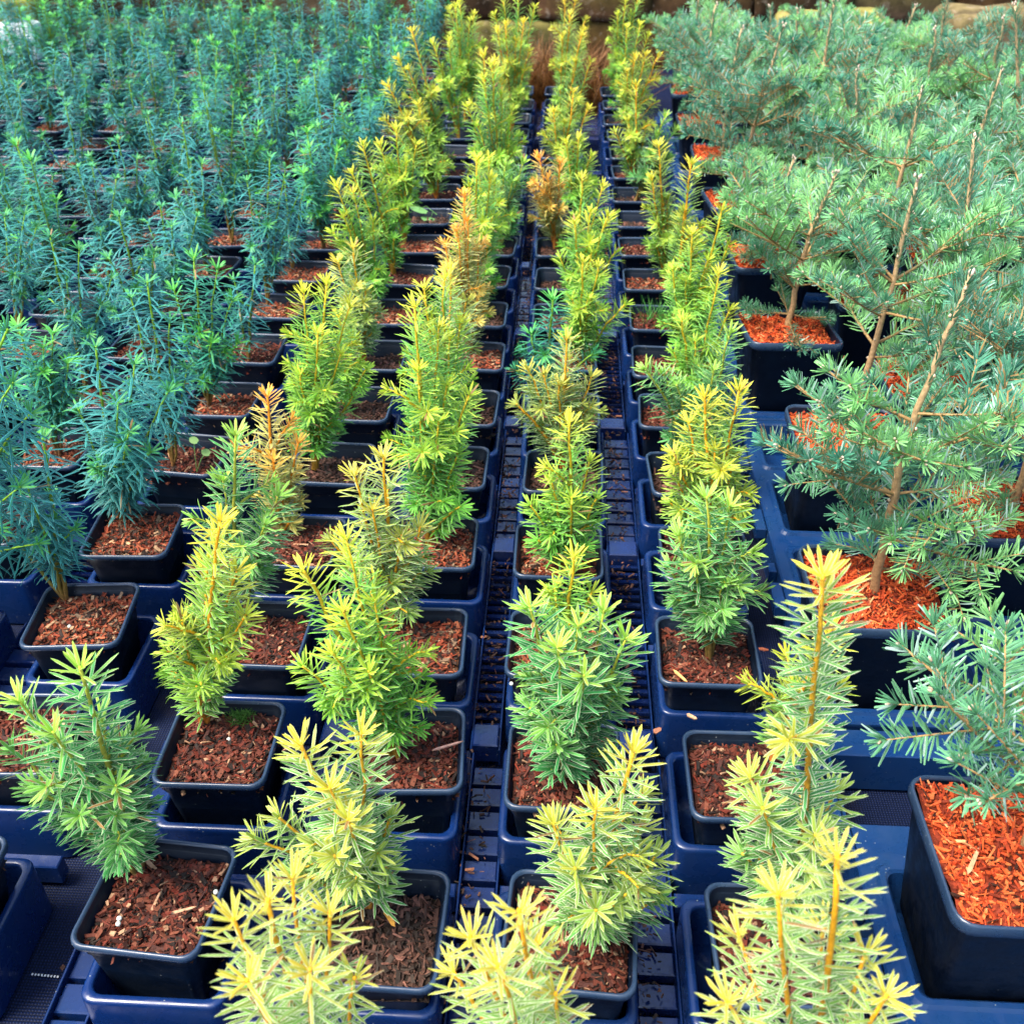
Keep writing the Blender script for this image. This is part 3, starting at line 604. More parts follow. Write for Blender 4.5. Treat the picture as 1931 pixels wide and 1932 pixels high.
# ------------------------------------------------------------------ blue-green yews
def tx(j, y): return -0.437 - 0.158 * j + 0.012 * (y - 0.7)
def ty(k, j): return 0.565 + PITCH * k + 0.006 * math.sin(j * 2.1)
TS = {  # (col j, row k)
 (0, 1): ('blue', (115, 1135), [(80, 818), (12, 850, .0), (-30, 950, .02), (50, 900, -.02), (100, 930, .02)], .20, 'red'),
 (0, 2): ('blue', (262, 935), [(190, 640), (262, 672, .0), (230, 745, -.02), (325, 725, .0), (155, 760, .0), (290, 840, -.02), (190, 860, -.02), (250, 800, -.03)], .10, 'red'),
 (0, 3): ('blue', (325, 880), [(265, 530, .0), (235, 560, .0), (310, 600, .0), (345, 690, 0)], .15, 'brown'),
 (0, 4): ('mint', (395, 765), [(368, 478), (330, 540, .0), (412, 500, .0), (440, 560, 0), (350, 640, -.01), (450, 640, .0), (400, 640, -.02)], .15, 'red'),
 (0, 5): ('blue', (470, 680), [(480, 490), (440, 520)], .15, 'brown'),
 (0, 6): ('blue', (505, 575), [(505, 290), (535, 310, .0), (462, 335, .0), (560, 360, .01), (485, 400, -.01)], .18, 'red'),
 (0, 7): ('blue', (560, 500), [(540, 330), (575, 350, 0), (520, 380, 0)], .15, 'red'),
 (1, 1): ('blue', None, [(10, 600), (-20, 640), (20, 700, -.02), (55, 760, 0), (35, 900, -.02), (-10, 980, -.03), (70, 1010, -.02), (10, 830, .01)], .12, 'red'),
 (1, 4): ('blue', (160, 690), [(100, 440), (155, 465, .0), (195, 570, 0), (130, 520, 0), (215, 520, .01)], .12, 'brown'),
 (2, 5): ('blue', (42, 612), [(10, 400), (48, 395, .0), (70, 420, 0), (30, 470, 0)], .30, 'red'),
}
rv = np.random.default_rng(77)
TVAR = []
for v in range(14):
    far = v >= 0; s = 'mint' if v in (3, 9) else 'blue'; sh = []
    B = np.array([rv.normal(0, .004), rv.normal(0, .004), PH - 0.014]); n = int(rv.integers(5, 8)); H = rv.uniform(0.19, 0.26)
    for i in range(n):
        a = rv.uniform(0, 2 * math.pi); sp = rv.uniform(0.015, 0.055) if i else 0.008
        T = B + np.array([math.cos(a) * sp, math.sin(a) * sp, H * (1 if i == 0 else rv.uniform(0.45, 0.98))])
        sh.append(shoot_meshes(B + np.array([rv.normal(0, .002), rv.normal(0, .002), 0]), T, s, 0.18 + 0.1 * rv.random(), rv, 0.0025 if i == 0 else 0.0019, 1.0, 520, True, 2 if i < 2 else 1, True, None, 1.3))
    TVAR.append((s, sh))
cnt = 0
for j in range(0, 12):
    for k in range(-1 if j == 0 else 0, 21):
        Y0 = ty(k, j); X0 = tx(j, Y0)
        # outside the view?
        v = np.array([X0, Y0, -CAMH + 0.1]) ; q = ROT.T @ v
        px = CX + FPX * q[0] / -q[2]
        v2 = np.array([X0, Y0, -CAMH]); q2 = ROT.T @ v2; py2 = CX - FPX * q2[1] / -q2[2]
        if px < -110 and k >= 0 and not ((j, k) in TS): continue
        X0 += rng.uniform(-.006, .006); Y0 += rng.uniform(-.006, .006); rz = rng.normal(0, .05)
        spec = TS.get((j, k)); cn = 'column beside the golden yews' if j == 0 else f'{ORD[j]} column beyond that one beside the golden yews'
        nm = ORD[k + 2] if j == 0 else ORD[k + 1]
        if spec is None and (j, k) == (0, 0):
            root = thing('nursery_pot', 'square black pot with brown bark chips and no plant, nearest in the blue-green columns', 'plant pot', (X0, Y0, CUPZ), None, rz); set_pot(root, 'brown', 1); continue
        if spec is None and k > 2 and rng.random() < 0.06:
            root = thing('nursery_pot', f'plantless pot of reddish bark, {nm} from the front, ' + (f'{ORD[j+1]} column from the golden yews'), 'plant pot', (X0, Y0, CUPZ), 'unplanted pots in the blue-green rows', rz); set_pot(root, 'red', k % 3); continue
        if spec is None:
            if k < 0: cn = ''
            v_ = int(rng.integers(0, len(TVAR))); s, sh = TVAR[v_]
        else: s = spec[0]
        lab = (f'{LOOK[s]}, {nm} from the front, ' + ('blue-green column beside the golden yews' if j == 0 else f'{ORD[j+1]} column from the golden yews'))
        root = thing('potted_blue_yew', lab, 'potted plant', (X0, Y0, CUPZ), 'blue-green yews in square pots', rz)
        set_pot(root, spec[4] if spec else ('red', 'brown', 'red', 'dark')[int(rng.integers(0, 4))], int(rng.integers(0, 3)), rng.integers(0, 4) * math.pi / 2)
        if spec:
            _, bpx, tips, t0, _m = spec; r = np.random.default_rng(3000 + j * 40 + k)
            zs = CUPZ + PH - 0.014; B = at(bpx[0], bpx[1], zs) if bpx else np.array([X0, Y0, zs])
            B[0] = np.clip(B[0], X0 - .03, X0 + .03); B[1] = np.clip(B[1], Y0 - .03, Y0 + .03)
            cr, sr = math.cos(-rz), math.sin(-rz)
            for i, tp in enumerate(tips):
                dy = tp[2] if len(tp) > 2 else 0.0
                T = on_y(tp[0], tp[1] + 6, B[1] + dy)
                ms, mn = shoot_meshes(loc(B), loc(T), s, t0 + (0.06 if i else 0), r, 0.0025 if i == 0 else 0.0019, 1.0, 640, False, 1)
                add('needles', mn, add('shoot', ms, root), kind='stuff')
        else:
            a = rng.uniform(0, 2 * math.pi); sc = rng.uniform(0.68, 1.14)
            for ms, mn in sh:
                so_ = add('shoot', ms, root); so_.rotation_euler = (0, 0, a); so_.scale = (1, 1, sc); so_.location = (0, 0, (PH - .014) * (1 - sc))
                add('needles', mn, so_, kind='stuff')
        cnt += 1
print('blue yews', cnt)

# ------------------------------------------------------------------ trays under the small pots
cup_me = lathe_sq([(0.001, 0.0045, 0.0004, 0), (0.034, 0.005, 0.006, 0), (0.0415, 0.012, 0.007, 0), (0.0436, 0.056, 0.008, 0), (0.0441, 0.0582, 0.0085, 0), (0.0452, 0.0592, 0.009, 0),
    (0.0495, 0.0592, 0.010, 0), (0.0504, 0.0580, 0.0105, 0), (0.0508, 0.0555, 0.011, 0), (0.0512, 0.003, 0.011, 0)], 2, 'cup', MAT_TRAY)
def tray(name, label, xs, ys, group, label_n, edge=False):
    """xs: functions of y; ys: row positions"""
    y0, y1 = ys[0] - PITCH / 2 + 0.002, ys[-1] + PITCH / 2 - 0.002; ym = (y0 + y1) / 2
    root = thing(name, label, 'plant tray', (xs[0](ym), ym, 0.0), group)
    ox, oy = xs[0](ym), ym
    G = Geo(); P_ = Geo()
    for y in ys:
        for f in xs: add('cup', cup_me, root, (f(y) - ox, y - oy, 0))
    cxs = [[f(y) for f in xs] for y in ys]
    mean = [f(ym) for f in xs]
    for i in range(len(xs) - 1):
        a, b_ = mean[i] - ox + 0.0517, mean[i + 1] - ox - 0.0517
        if b_ - a < 0.004: continue
        for e in (a, b_ - 0.0018): G.bbox(e, e + 0.0018, y0 - oy, y1 - oy, 0.006, 0.026, 0.0006)
        y = y0; seg = -1
        while y < y1 - 0.012:
            fr = (y - y0) % (2 * PITCH)
            if fr < 0.0107: P_.bbox(a + 0.0020, b_ - 0.0020, y - oy, y - oy + 0.026, 0.010, 0.031, 0.0012); y += 0.0295; seg += 1; continue
            if seg % 2 == 1:
                w_ = min(.0185, y1 - y - .002); hz_ = random.uniform(-.0012, .0012); P_.bbox(a + .0020, b_ - .0020, y - oy, y - oy + w_, .010, .0205 + hz_, .0012); y += .0245; continue
            zz = 0.022; P_.put([(xx, y - oy + yy_, z_ ) for z_o in (0, -.0035) for (xx, yy_, z_) in ((a + .0020, 0, zz + z_o), (b_ - .0020, 0, zz + z_o), (b_ - .0020, .0092, zz - .0035 + z_o), (a + .0020, .0092, zz - .0035 + z_o))],
                [(0, 1, 2, 3), (7, 6, 5, 4), (0, 4, 5, 1), (2, 6, 7, 3)])
            y += 0.0130
    for y in ys[:-1]:
        yy = y + PITCH / 2 - oy
        for i in range(len(xs)):
            G.bbox(mean[i] - ox - 0.050, mean[i] - ox + 0.050, yy - 0.006, yy + 0.006, 0.006, 0.026, 0.001)
    if edge:
        e0 = mean[0] - ox - 0.083; e1 = mean[0] - ox - 0.0517
        for e in (e0, e1 - 0.0018): G.bbox(e, e + 0.0018, y0 - oy, y1 - oy, 0.006, 0.026, 0.0004)
        y = y0
        while y < y1 - 0.03:
            G.bbox(e0 + .002, e1 - .002, y - oy, y - oy + 0.022, 0.008, 0.017 + 0.004 * random.random(), 0.001); y += 0.0265
    add('lattice', G.mesh('lattice', MAT_TRAY, False), root, kind='stuff')
    add('slat_plates', P_.mesh('slat_plates', MAT_WET, False), root, kind='stuff')
for i, k0 in enumerate(range(-1, 19, 4)):
    ys = [gy(k) for k in range(k0, min(k0 + 4, 19))]
    if len(ys) > 1: tray('plant_tray', f'sky-tinted black slatted tray under the golden yews, {ORD[i+1]} from the front', [GX[c] for c in 'ACDE'], ys, 'trays under the golden yews', i, True)
for b_ in range(3):
    for i, k0 in enumerate(range(-2, 21, 4)):
        js = [3, 2, 1, 0] if b_ == 0 else [b_ * 4 + 3, b_ * 4 + 2, b_ * 4 + 1, b_ * 4]
        ys = [0.565 + PITCH * k for k in range(k0, min(k0 + 4, 21))]
        tray('plant_tray', f'sky-tinted black tray under blue-green yews, {ORD[i+1]} from the front, ' + ('beside the golden yews' if b_ == 0 else f'{ORD[b_+1]} tray row over'),
             [(lambda y, j=j: tx(j, y)) for j in js], ys, 'trays under the blue-green yews', i)

# ------------------------------------------------------------------ firs
FXP, FYP = 0.142, 0.137
def fx(i): return 0.312 + FXP * i
def fy(j): return 0.448 + FYP * j
FZ = 0.027
def fir_axis(nd, st, P, D, L, r, rad, c_tw=(0.30, 0.18, 0.07), bare=0.12, dens=1050, nl=0.0158, bud=True, upb=0.35, sag=0.0, fresh=0.0):
    tt = np.linspace(0, 1, 6); c = P + D * L * 0.5 + np.array([0, 0, -sag * L]); T = P + D * L
    p, _ = bez(P, T, tt, c)
    st.tube(p, rad * (1 - 0.5 * tt), 5, c_tw, tuple(np.array(c_tw) * 1.15))
    n = int(L * (1 - bare) * dens); t = bare + (1 - bare) * (np.arange(n) + r.random(n)) / n
    p, ax = bez(P, T, t, c); side = norm(np.cross(ax, [0, 0, 1.0])); up = norm(np.cross(side, ax))
    ph = r.normal(0, 0.42, n) + np.where(r.random(n) < 0.5, 0.30, math.pi - 0.30)
    ph = np.where(r.random(n) < upb, r.uniform(0.4, math.pi - 0.4, n), ph)
    rd = side * np.cos(ph)[:, None] + up * np.sin(ph)[:, None]
    fw = 0.55 + r.normal(0, 0.15, n) + 0.6 * np.clip((t - 0.9) / 0.1, 0, 1)
    Dn = norm(rd + ax * fw[:, None]); U = norm(up - Dn * np.sum(up * Dn, 1)[:, None] + 1e-6)
    ln = nl * (0.75 + 0.4 * r.random(n)); wd = 0.0015 * (0.85 + 0.3 * r.random(n))
    base = np.array((0.055, 0.220, 0.118)) * (1 - fresh) + np.array((0.15, 0.38, 0.12)) * fresh
    C = base[None] * r.uniform(0.7, 1.45, (n, 1)); w = (r.random(n) < 0.15)[:, None]; C = np.where(w, np.array((0.32, 0.46, 0.42))[None], C)
    br = (r.random(n) < (0.02 if fresh >= 0 else 0.22))[:, None]; C = np.where(br, np.array((0.30, 0.16, 0.05))[None], C)
    nd.put(p, Dn, U, ln, wd, np.hstack([C, np.clip(r.normal(0.45, 0.25, (n, 1)), 0, 1)]), r.uniform(-0.05, 0.22, n))
    if bud:
        for _ in range(2):
            e = T + r.normal(0, 0.0011, 3); st.tube([e, e + norm(D + r.normal(0, .3, 3)) * 0.0018, e + D * 0.0034], [0.0007, 0.0011, 0.0003], 5, (0.36, 0.25, 0.17), (0.50, 0.40, 0.32))
        m = 18; ph = np.arange(m) * 2.4; s1 = norm(np.cross(D, [0.1, 0.3, 1.0])); s2 = np.cross(s1, D)
        rd = s1[None] * np.cos(ph)[:, None] + s2[None] * np.sin(ph)[:, None]; Dn = norm(rd * (0.5 + 0.6 * r.random((m, 1))) + D[None] * 0.9 + r.normal(0, .15, (m, 3))); U = norm(D[None] - Dn * (Dn @ D)[:, None])
        C = base[None] * r.uniform(0.9, 1.6, (m, 1)); nd.put(np.tile(T - D * 0.003, (m, 1)), Dn, U, np.full(m, nl * 0.85), np.full(m, 0.0014), np.hstack([C, np.full((m, 1), .4)]), np.full(m, 0.1))

def branch_pair(seed, L, near=True, fresh=0.0):
    """a branch along +X from the origin, with side twigs"""
    r = np.random.default_rng(seed); nd, st = Needles(), Geo()
    X_ = np.array([1.0, 0, 0])
    fir_axis(nd, st, np.zeros(3), X_, L, r, 0.0016, bare=0.14, sag=0.06, fresh=fresh)
    for k_ in range(int(L / 0.032)):
        x = L * (0.25 + 0.6 * (k_ + r.random() * 0.5) / max(1, int(L / 0.032)))
        for sg in (-1, 1):
            if r.random() < 0.25: continue
            a = sg * math.radians(r.uniform(38, 58)); D = norm(np.array([math.cos(a), math.sin(a), r.normal(0.08, 0.12)]))
            l = (L - x) * r.uniform(0.6, 0.9) + 0.012
            fir_axis(nd, st, np.array([x, 0, -0.06 * L * 2 * (x / L) * (1 - x / L)]), D, l, r, 0.0010, bare=0.05, fresh=fresh)
    st_ = (0, 0.5, 1.0); wp = (0.7, 1.0, 0.5)
    return st.mesh('branch', MAT_STEM), nd.mesh('needles', MAT_FIR, st_, wp, near)
BR = {}
for c_, L in (('long', 0.135), ('mid', 0.105), ('short', 0.075), ('tiny', 0.045)):
    BR[c_] = [branch_pair(900 + hash_ * 7 + int(L * 1000), L * (1 + 0.12 * (hash_ - 2)), True, (0.0, 0.5, 0.15, 1.0, -0.25)[hash_]) for hash_ in range(5)]
def trunk_mesh(top, seed, ldr=0.09):
    """leaning trunk from the pot's mulch to top, with short needles on the leader"""
    r = np.random.default_rng(seed); nd, st = Needles(), Geo()
    B = np.array([0, 0, FH - 0.012]); T = np.asarray(top, float); tt = np.linspace(0, 1, 12)
    c = B + (T - B) * np.array([0.35, 0.35, 0.5]) + np.array([r.normal(0, .008), r.normal(0, .008), 0])
    p, ax = bez(B, T, tt, c); p[1:-1] += r.normal(0, 0.0012, p[1:-1].shape)
    st.tube(p, 0.0045 * (1 - 0.62 * tt), 7, (0.36, 0.20, 0.09), (0.40, 0.28, 0.15))
    L = np.linalg.norm(T - B); k_ = int(10)
    for t in np.linspace(0.35, 0.97, 9):  # bud knobs
        q, a_ = bez(B, T, [t], c); e = q[0] + norm(np.cross(a_[0], r.normal(0, 1, 3))) * 0.0028
        st.tube([e - [0, 0, .0015], e, e + [0, 0, .0018]], [0.0008, 0.0017, 0.0004], 5, (0.32, 0.20, 0.10), (0.55, 0.45, 0.33))
    t1 = 1 - ldr / L; P1, a1 = bez(B, T, [t1], c); D = norm(T - P1[0])
    n = 150; t = t1 + (1 - t1) * r.random(n); q, ax = bez(B, T, t, c); ph = r.uniform(0, 6.28, n)
    s1 = norm(np.cross(ax, [0.2, .9, .1])); s2 = np.cross(ax, s1); rd = s1 * np.cos(ph)[:, None] + s2 * np.sin(ph)[:, None]
    Dn = norm(rd + ax * 0.9); U = norm(ax - Dn * np.sum(ax * Dn, 1)[:, None]); C = np.array((0.06, 0.18, 0.10))[None] * r.uniform(.8, 1.5, (n, 1))
    nd.put(q + rd * .002, Dn, U, np.full(n, .0125), np.full(n, .0014), np.hstack([C, np.full((n, 1), .5)]), np.full(n, .1))
    for _ in range(4):
        e = T + r.normal(0, 0.002, 3); st.tube([e, e + [0, 0, .002], e + [0, 0, .0042]], [0.0010, 0.0017, 0.0004], 5, (0.42, 0.28, 0.20), (0.55, 0.46, 0.38))
    return st.mesh('trunk', MAT_STEM), nd.mesh('needles', MAT_FIR, (0, 0.5, 1.0), (0.7, 1, 0.5), False), (B, T, c)
# pixel of the leader's tip where the photograph shows it: (i, j): (px, py)
FTIP = {(0, 0): (1990, 1330), (0, 2): (1845, 522), (0, 4): (1722, 338), (0, 6): (1572, 332), (1, 5): (1830, 262), (0, 8): (1500, 300), (0, 10): (1473, 50), (1, 7): (1738, 168), (2, 8): (1884, 132), (1, 11): (1567, 0), (2, 11): (1693, 0), (3, 9): (1895, 12)}
FT = []
for v in range(7):
    r = np.random.default_rng(60 + v); FT.append(trunk_mesh((r.normal(0, .02), r.normal(0, .02), FH + r.uniform(.20, .30)), 80 + v))
nf = 0
for i in range(0, 9):
    for j in range(-1, 17):
        if (i + j) % 2: continue
        X0, Y0 = fx(i), fy(j)
        q = ROT.T @ np.array([X0, Y0, -CAMH + 0.15]); px = CX + FPX * q[0] / -q[2]
        if px > 2130 or (i, j) == (0, -1) or Y0 > 2.75: continue
        if px < 1200 or (X0 > 0.86 and Y0 > 2.35) or (X0 > 0.7 and Y0 > 2.6): continue
        r = np.random.default_rng(5000 + i * 50 + j)
        if (i, j) == (0, 0): X0 = .318; rz = 0.0
        else: X0 += r.uniform(-.004, .004); Y0 += r.uniform(-.005, .005); rz = r.normal(-0.02, .05); X0 = {(0, 2): .291, (0, 4): .320, (0, 6): .301, (0, 8): .322}.get((i, j), X0)
        lab = f'young silvery-green fir on orange bark, {ORD[(j + 2) // 2 if i % 2 else j // 2 + 1]} from the front in the {ORD[i+1]} fir column from the golden yews'
        lab = f'young fir on orange bark, {ORD[((j + 1) // 2 + 1)]} from the front, {ORD[i+1]} fir column from the golden yews'
        root = thing('potted_fir', lab, 'potted plant', (X0, Y0, FZ), 'young firs in large black pots', rz)
        set_pot(root, 'orange', (i + j // 2) % 3, r.integers(0, 4) * math.pi / 2, fpot_me)
        cr, sr = math.cos(-rz), math.sin(-rz)
        if (i, j) in FTIP:
            T = on_y(*FTIP[(i, j)], Y0) - np.array([X0, Y0, FZ]); T = np.array([T[0] * cr - T[1] * sr, T[0] * sr + T[1] * cr, min(T[2], FH + .40)])
            ms, mn, (B, T, c) = trunk_mesh(T, 90 + i * 20 + j)
        else:
            ms, mn, (B, T, c) = FT[int(r.integers(0, 7))]
        tr = add('trunk', ms, root); add('needles', mn, tr, kind='stuff')
        H = T[2] - B[2]; L = np.linalg.norm(T - B)
        if (i, j) == (0, 0): whorls = [(0.30, 'mid', 4), (0.50, 'mid', 5), (0.68, 'mid', 4)]
        elif (i, j) == (0, 2): whorls = [(0.13, 'short', 5), (0.24, 'mid', 5), (0.35, 'mid', 5), (0.48, 'mid', 5), (0.60, 'short', 4)]
        elif i == 0 and j < 6: whorls = [(0.24, 'short', 4), (0.38, 'mid', 5), (0.52, 'long', 4), (0.66, 'mid', 4)]
        else: whorls = [(0.12, 'short', 4), (0.30, 'mid', 5), (0.48, 'long', 5), (0.64, 'mid', 4)]
        for (tw, kd, nb) in whorls:
            a0 = r.uniform(0, 6.28)
            for b_ in range(nb):
                t = tw + r.uniform(-.03, .03); p, _ = bez(B, T, [t], c)
                az = (a0 + b_ * 6.283 / nb) % 6.283
                if i == 0 and tw < 0.4 and 1.9 < az < 5.2 and j in (0, 4): continue
                if (i, j) == (0, 2) and tw < 0.20 and 2.9 < az < 6.0: continue
                bm, nm_ = BR[kd][int(r.integers(0, 5))]
                o = add('branch', bm, root, p[0]); o.rotation_euler = (r.normal(0, .35), -math.radians(r.uniform(8, 42) if tw > 0.2 else r.uniform(-12, 18)), a0 + b_ * 6.283 / nb + r.normal(0, .25))
                sc = r.uniform(.8, 1.1); o.scale = (sc, sc, sc)
                add('needles', nm_, o, kind='stuff')
        nf += 1
print('firs', nf)

# fir trays: a flat deck with square wells
def deck_mesh(nx, ny, skip=()):
    G = Geo(); zt, zb, hw = 0.050, 0.004, 0.0500
    W_, H_ = nx * FXP - 0.006, ny * FYP - 0.006
    loop_o = None
    for a in range(nx):
        for b_ in range(ny):
            cx, cy = (a + .5) * FXP, (b_ + .5) * FYP
            if (a, b_) in skip:
                G.bbox(.0055, FXP - .0005, b_ * FYP + .0005, b_ * FYP + .030, .004, zt - .003, .001); G.bbox(.0055, FXP - .0005, (b_ + 1) * FYP - .034, (b_ + 1) * FYP - .0035, .004, zt - .003, .001); continue
            inn = rsq(hw, 0.008, 0, 0, 5, 2); n = len(inn)
            out = rsq(1.0, 0.0001, 0, 0, 5, 2); out = out / np.abs(out).max() ; out = out * np.array([FXP / 2, FYP / 2])
            ex = lambda v, lo, hi: np.clip(v, lo, hi)
            o_ = out + [cx, cy]; o_[:, 0] = ex(o_[:, 0], 0.003, nx * FXP - .003); o_[:, 1] = ex(o_[:, 1], 0.003, ny * FYP - .003)
            loops = [np.column_stack([o_, np.full(n, zt)]), np.column_stack([inn * 1.16 + [cx, cy], np.full(n, zt)]), np.column_stack([inn * 1.12 + [cx, cy], np.full(n, zt + .003)]), np.column_stack([inn * 1.04 + [cx, cy], np.full(n, zt + .003)]), np.column_stack([inn + [cx, cy], np.full(n, zt + .001)]), np.column_stack([inn * .86 + [cx, cy], np.full(n, 0.010)]), np.column_stack([inn * .45 + [cx, cy], np.full(n, 0.0085)]), np.column_stack([inn * .01 + [cx, cy], np.full(n, 0.0085)])]
            Q = [(l * n + q, l * n + (q + 1) % n, (l + 1) * n + (q + 1) % n, (l + 1) * n + q) for l in range(7) for q in range(n)]
            G.put(np.concatenate(loops), Q)
    x0, x1, y0, y1 = .003, nx * FXP - .003, .003, ny * FYP - .003
    ring = [(x0, y0), (x1, y0), (x1, y1), (x0, y1)]
    V = [(x, y, zt) for x, y in ring] + [(x + (-.0015 if x == x0 else .0015), y + (-.0015 if y == y0 else .0015), zt - .002) for x, y in ring] + [(x + (-.0025 if x == x0 else .0025), y + (-.0025 if y == y0 else .0025), zb) for x, y in ring]
    G.put(V, [(l * 4 + q, l * 4 + (q + 1) % 4, (l + 1) * 4 + (q + 1) % 4, (l + 1) * 4 + q) for l in range(2) for q in range(4)])
    return G.mesh('deck', MAT_DECK, False)
dm = deck_mesh(3, 4); dm0 = deck_mesh(3, 4, {(0, 3)})
G = Geo(); G.bbox(-0.012, 0.0002, -0.045, -0.004, 0.036, 0.049, .001); tab1 = G.mesh('edge_tab', MAT_DECK, False)
G = Geo(); G.bbox(-0.008, 0.0002, 0.018, 0.034, 0.030, 0.046, .001); tab2 = G.mesh('edge_tab', MAT_DECK, False)
for a in range(3):
    for b_ in range(-1, 4):
        x0 = fx(a * 3) - FXP / 2; y0 = fy(b_ * 4 + 2) - FYP / 2
        if b_ < 0: y0 = fy(-2) - FYP / 2
        root = thing('fir_tray', f'blue square-well tray under firs, {ORD[b_+2]} from the front, {ORD[a+1]} from the yews', 'plant tray', (x0, y0, 0), 'deck trays under the firs')
        add('deck', dm0 if (a == 0 and b_ < 0) else dm, root)
        if a == 0:
            for q in range(4): add('edge_tab', tab1, root, (0, (q + .5) * FYP, 0)); add('edge_tab', tab2, root, (0, (q + .5) * FYP, 0))

# ------------------------------------------------------------------ small things
def blades(name, n, h, spread, c, seed, w=0.0015, lean=0.8):
    r = np.random.default_rng(seed); nd = Needles()
    a = r.uniform(0, 6.283, n); P = np.column_stack([r.normal(0, spread, n), r.normal(0, spread, n), np.zeros(n)])
    D = norm(np.column_stack([np.cos(a) * lean * r.random(n), np.sin(a) * lean * r.random(n), np.ones(n)])); U = norm(np.column_stack([-np.cos(a), -np.sin(a), np.full(n, .3)]))
    C = np.array(c)[None] * r.uniform(.5, 1.5, (n, 1))
    nd.put(P, D, U, h * r.uniform(.5, 1.1, n), np.full(n, w), np.hstack([C, np.zeros((n, 1))]), -r.uniform(.1, .5, n))
    return nd.mesh(name, MAT_NEEDLE, (0, .35, .7, 1), (1, .9, .7, .1), False)
for q, (x, y, h, nm) in enumerate(((0.085, 3.06, .20, 'third and fourth'), (-0.045, 3.10, .21, 'second and third'), (-.17, 3.12, .20, 'first and second'))):
    o = add('dried_fern', blades('dried_fern', 420, h, .035, (0.15, 0.06, 0.02), 20 + q, .0030, 1.0), None, (x, y, 0))
    o.scale = (1.3, 1, 0.95); o['label'] = f'rusty brown dried fern at the wall foot between the {nm} golden columns'; o['category'] = 'fern'
# weed seedling, moss and grass in pots (top-level: they grow by themselves)
def round_leaf(G, c, rx, ry, nrm, c0):
    nrm = norm(np.array(nrm, float)); a = norm(np.cross(nrm, [0.3, .9, .1])); b_ = np.cross(nrm, a)
    ph = np.arange(14) * 2 * math.pi / 14
    V = [np.array(c)] + [np.array(c) + a * math.cos(p) * rx * (1 - .18 * (abs(math.sin(p * 2.5)) ** 4)) + b_ * math.sin(p) * ry - nrm * .0006 for p in ph]
    G.put(V, None, [(0, k_ + 1, (k_ + 1) % 14 + 1) for k_ in range(14)], c0)
rt = at(372, 890, 0.09); G = Geo()
t1, t2 = on_y(366, 830, rt[1]) - rt, on_y(389, 853, rt[1] + .004) - rt
o = thing('seedling', 'tiny round-leaved weed seedling in the pot behind the orange-tipped golden yew', 'weed', tuple(rt))
for tq in (t1, t2):
    g_ = Geo(); g_.tube([np.zeros(3), tq * .5 + [0, 0, .003], tq], [.0005, .0004, .0004], 5, (.12, .3, .08)); add('stalk', g_.mesh('stalk', MAT_STEM), o)
    g_ = Geo(); round_leaf(g_, tq, .006, .0045, (.1, -.5, .8), (.10, .30, .12)); add('leaf', g_.mesh('leaf', MAT_NEEDLE), o)
p = at(912, 595, 0.087); o = add('moss', blades('moss', 500, .010, .005, (.20, .42, .03), 31, .0007, 1.6), None, tuple(p)); o['label'] = 'small tuft of bright green moss in a pot of the second golden column'; o['category'] = 'moss'; o['kind'] = 'stuff'
p = at(1235, 610, 0.085); o = add('grass', blades('grass', 110, .040, .014, (.05, .22, .04), 32, .0011, .6), None, tuple(p)); o['label'] = 'thin green grass seedlings in a pot of the fourth golden column'; o['category'] = 'grass'; o['kind'] = 'stuff'
p = at(455, 1350, 0.090); o = add('moss', blades('moss', 260, .008, .006, (.08, .20, .03), 33, .0007, 1.6), None, tuple(p)); o['label'] = 'dark green moss patch in the pot behind the big green yew'; o['category'] = 'moss'; o['kind'] = 'stuff'
# leaf hanging behind the tenth pot of the first column
G = Geo(); rt = at(825, 405, 0.095); o = thing('weed', 'broad pointed green weed leaves beside the bare-stemmed golden yew', 'weed', tuple(rt))
for tq in (on_y(790, 395, rt[1]) - rt, on_y(812, 415, rt[1] - .01) - rt):
    g_ = Geo(); g_.tube([np.zeros(3), tq * .6 + [0, 0, .01], tq], [.0006, .0005, .0004], 5, (.12, .3, .08)); add('stalk', g_.mesh('stalk', MAT_STEM), o)
    g_ = Geo(); round_leaf(g_, tq, .020, .008, (.1, -.3, .9), (.05, .30, .12)); add('leaf', g_.mesh('leaf', MAT_NEEDLE), o)
# loose splinters lying on mulch, rims and trays
def splinter(px, py, z, L, w, ang, c, tilt, label):
    p = at(px, py, z); g_ = Geo(); a = np.array([math.cos(ang) * math.cos(tilt), math.sin(ang) * math.cos(tilt), math.sin(tilt)]) * L / 2
    s = np.array([-math.sin(ang), math.cos(ang), 0.1]) * w / 2; u = np.array([0, 0, .0006])
    V = [-a, -a * .6 - s, a * .7 - s * .8, a, a * .6 + s * .7, -a * .7 + s]
    V = [v - u for v in V] + [v + u for v in V]
    g_.put(V, [(0, 1, 2, 3), (0, 3, 4, 5), (6, 9, 8, 7), (6, 11, 10, 9)] + [(q, q + 6, (q + 1) % 6 + 6, (q + 1) % 6) for q in range(6)], C=c)
    o = add('bark_splinter', g_.mesh('bark_splinter', MAT_CHIP, False), None, tuple(p)); o['label'] = label; o['category'] = 'bark splinter'; o['group'] = 'loose bark splinters'
PALE = (.50, .28, .16); TAN = (.62, .33, .12)
splinter(345, 1690 + 28, .0905, .020, .0022, .3, PALE, .1, 'pale splinter on brown mulch in the nearest pot of the first golden column')
splinter(555, 1405, .0915, .022, .0016, .6, PALE, .15, 'thin pale splinter leaning on the rim of the second pot, first golden column')
splinter(845, 1407, .103, .026, .0020, .35, (.40, .22, .18), .1, 'pinkish splinter lying across the rim beside the slatted gutter')
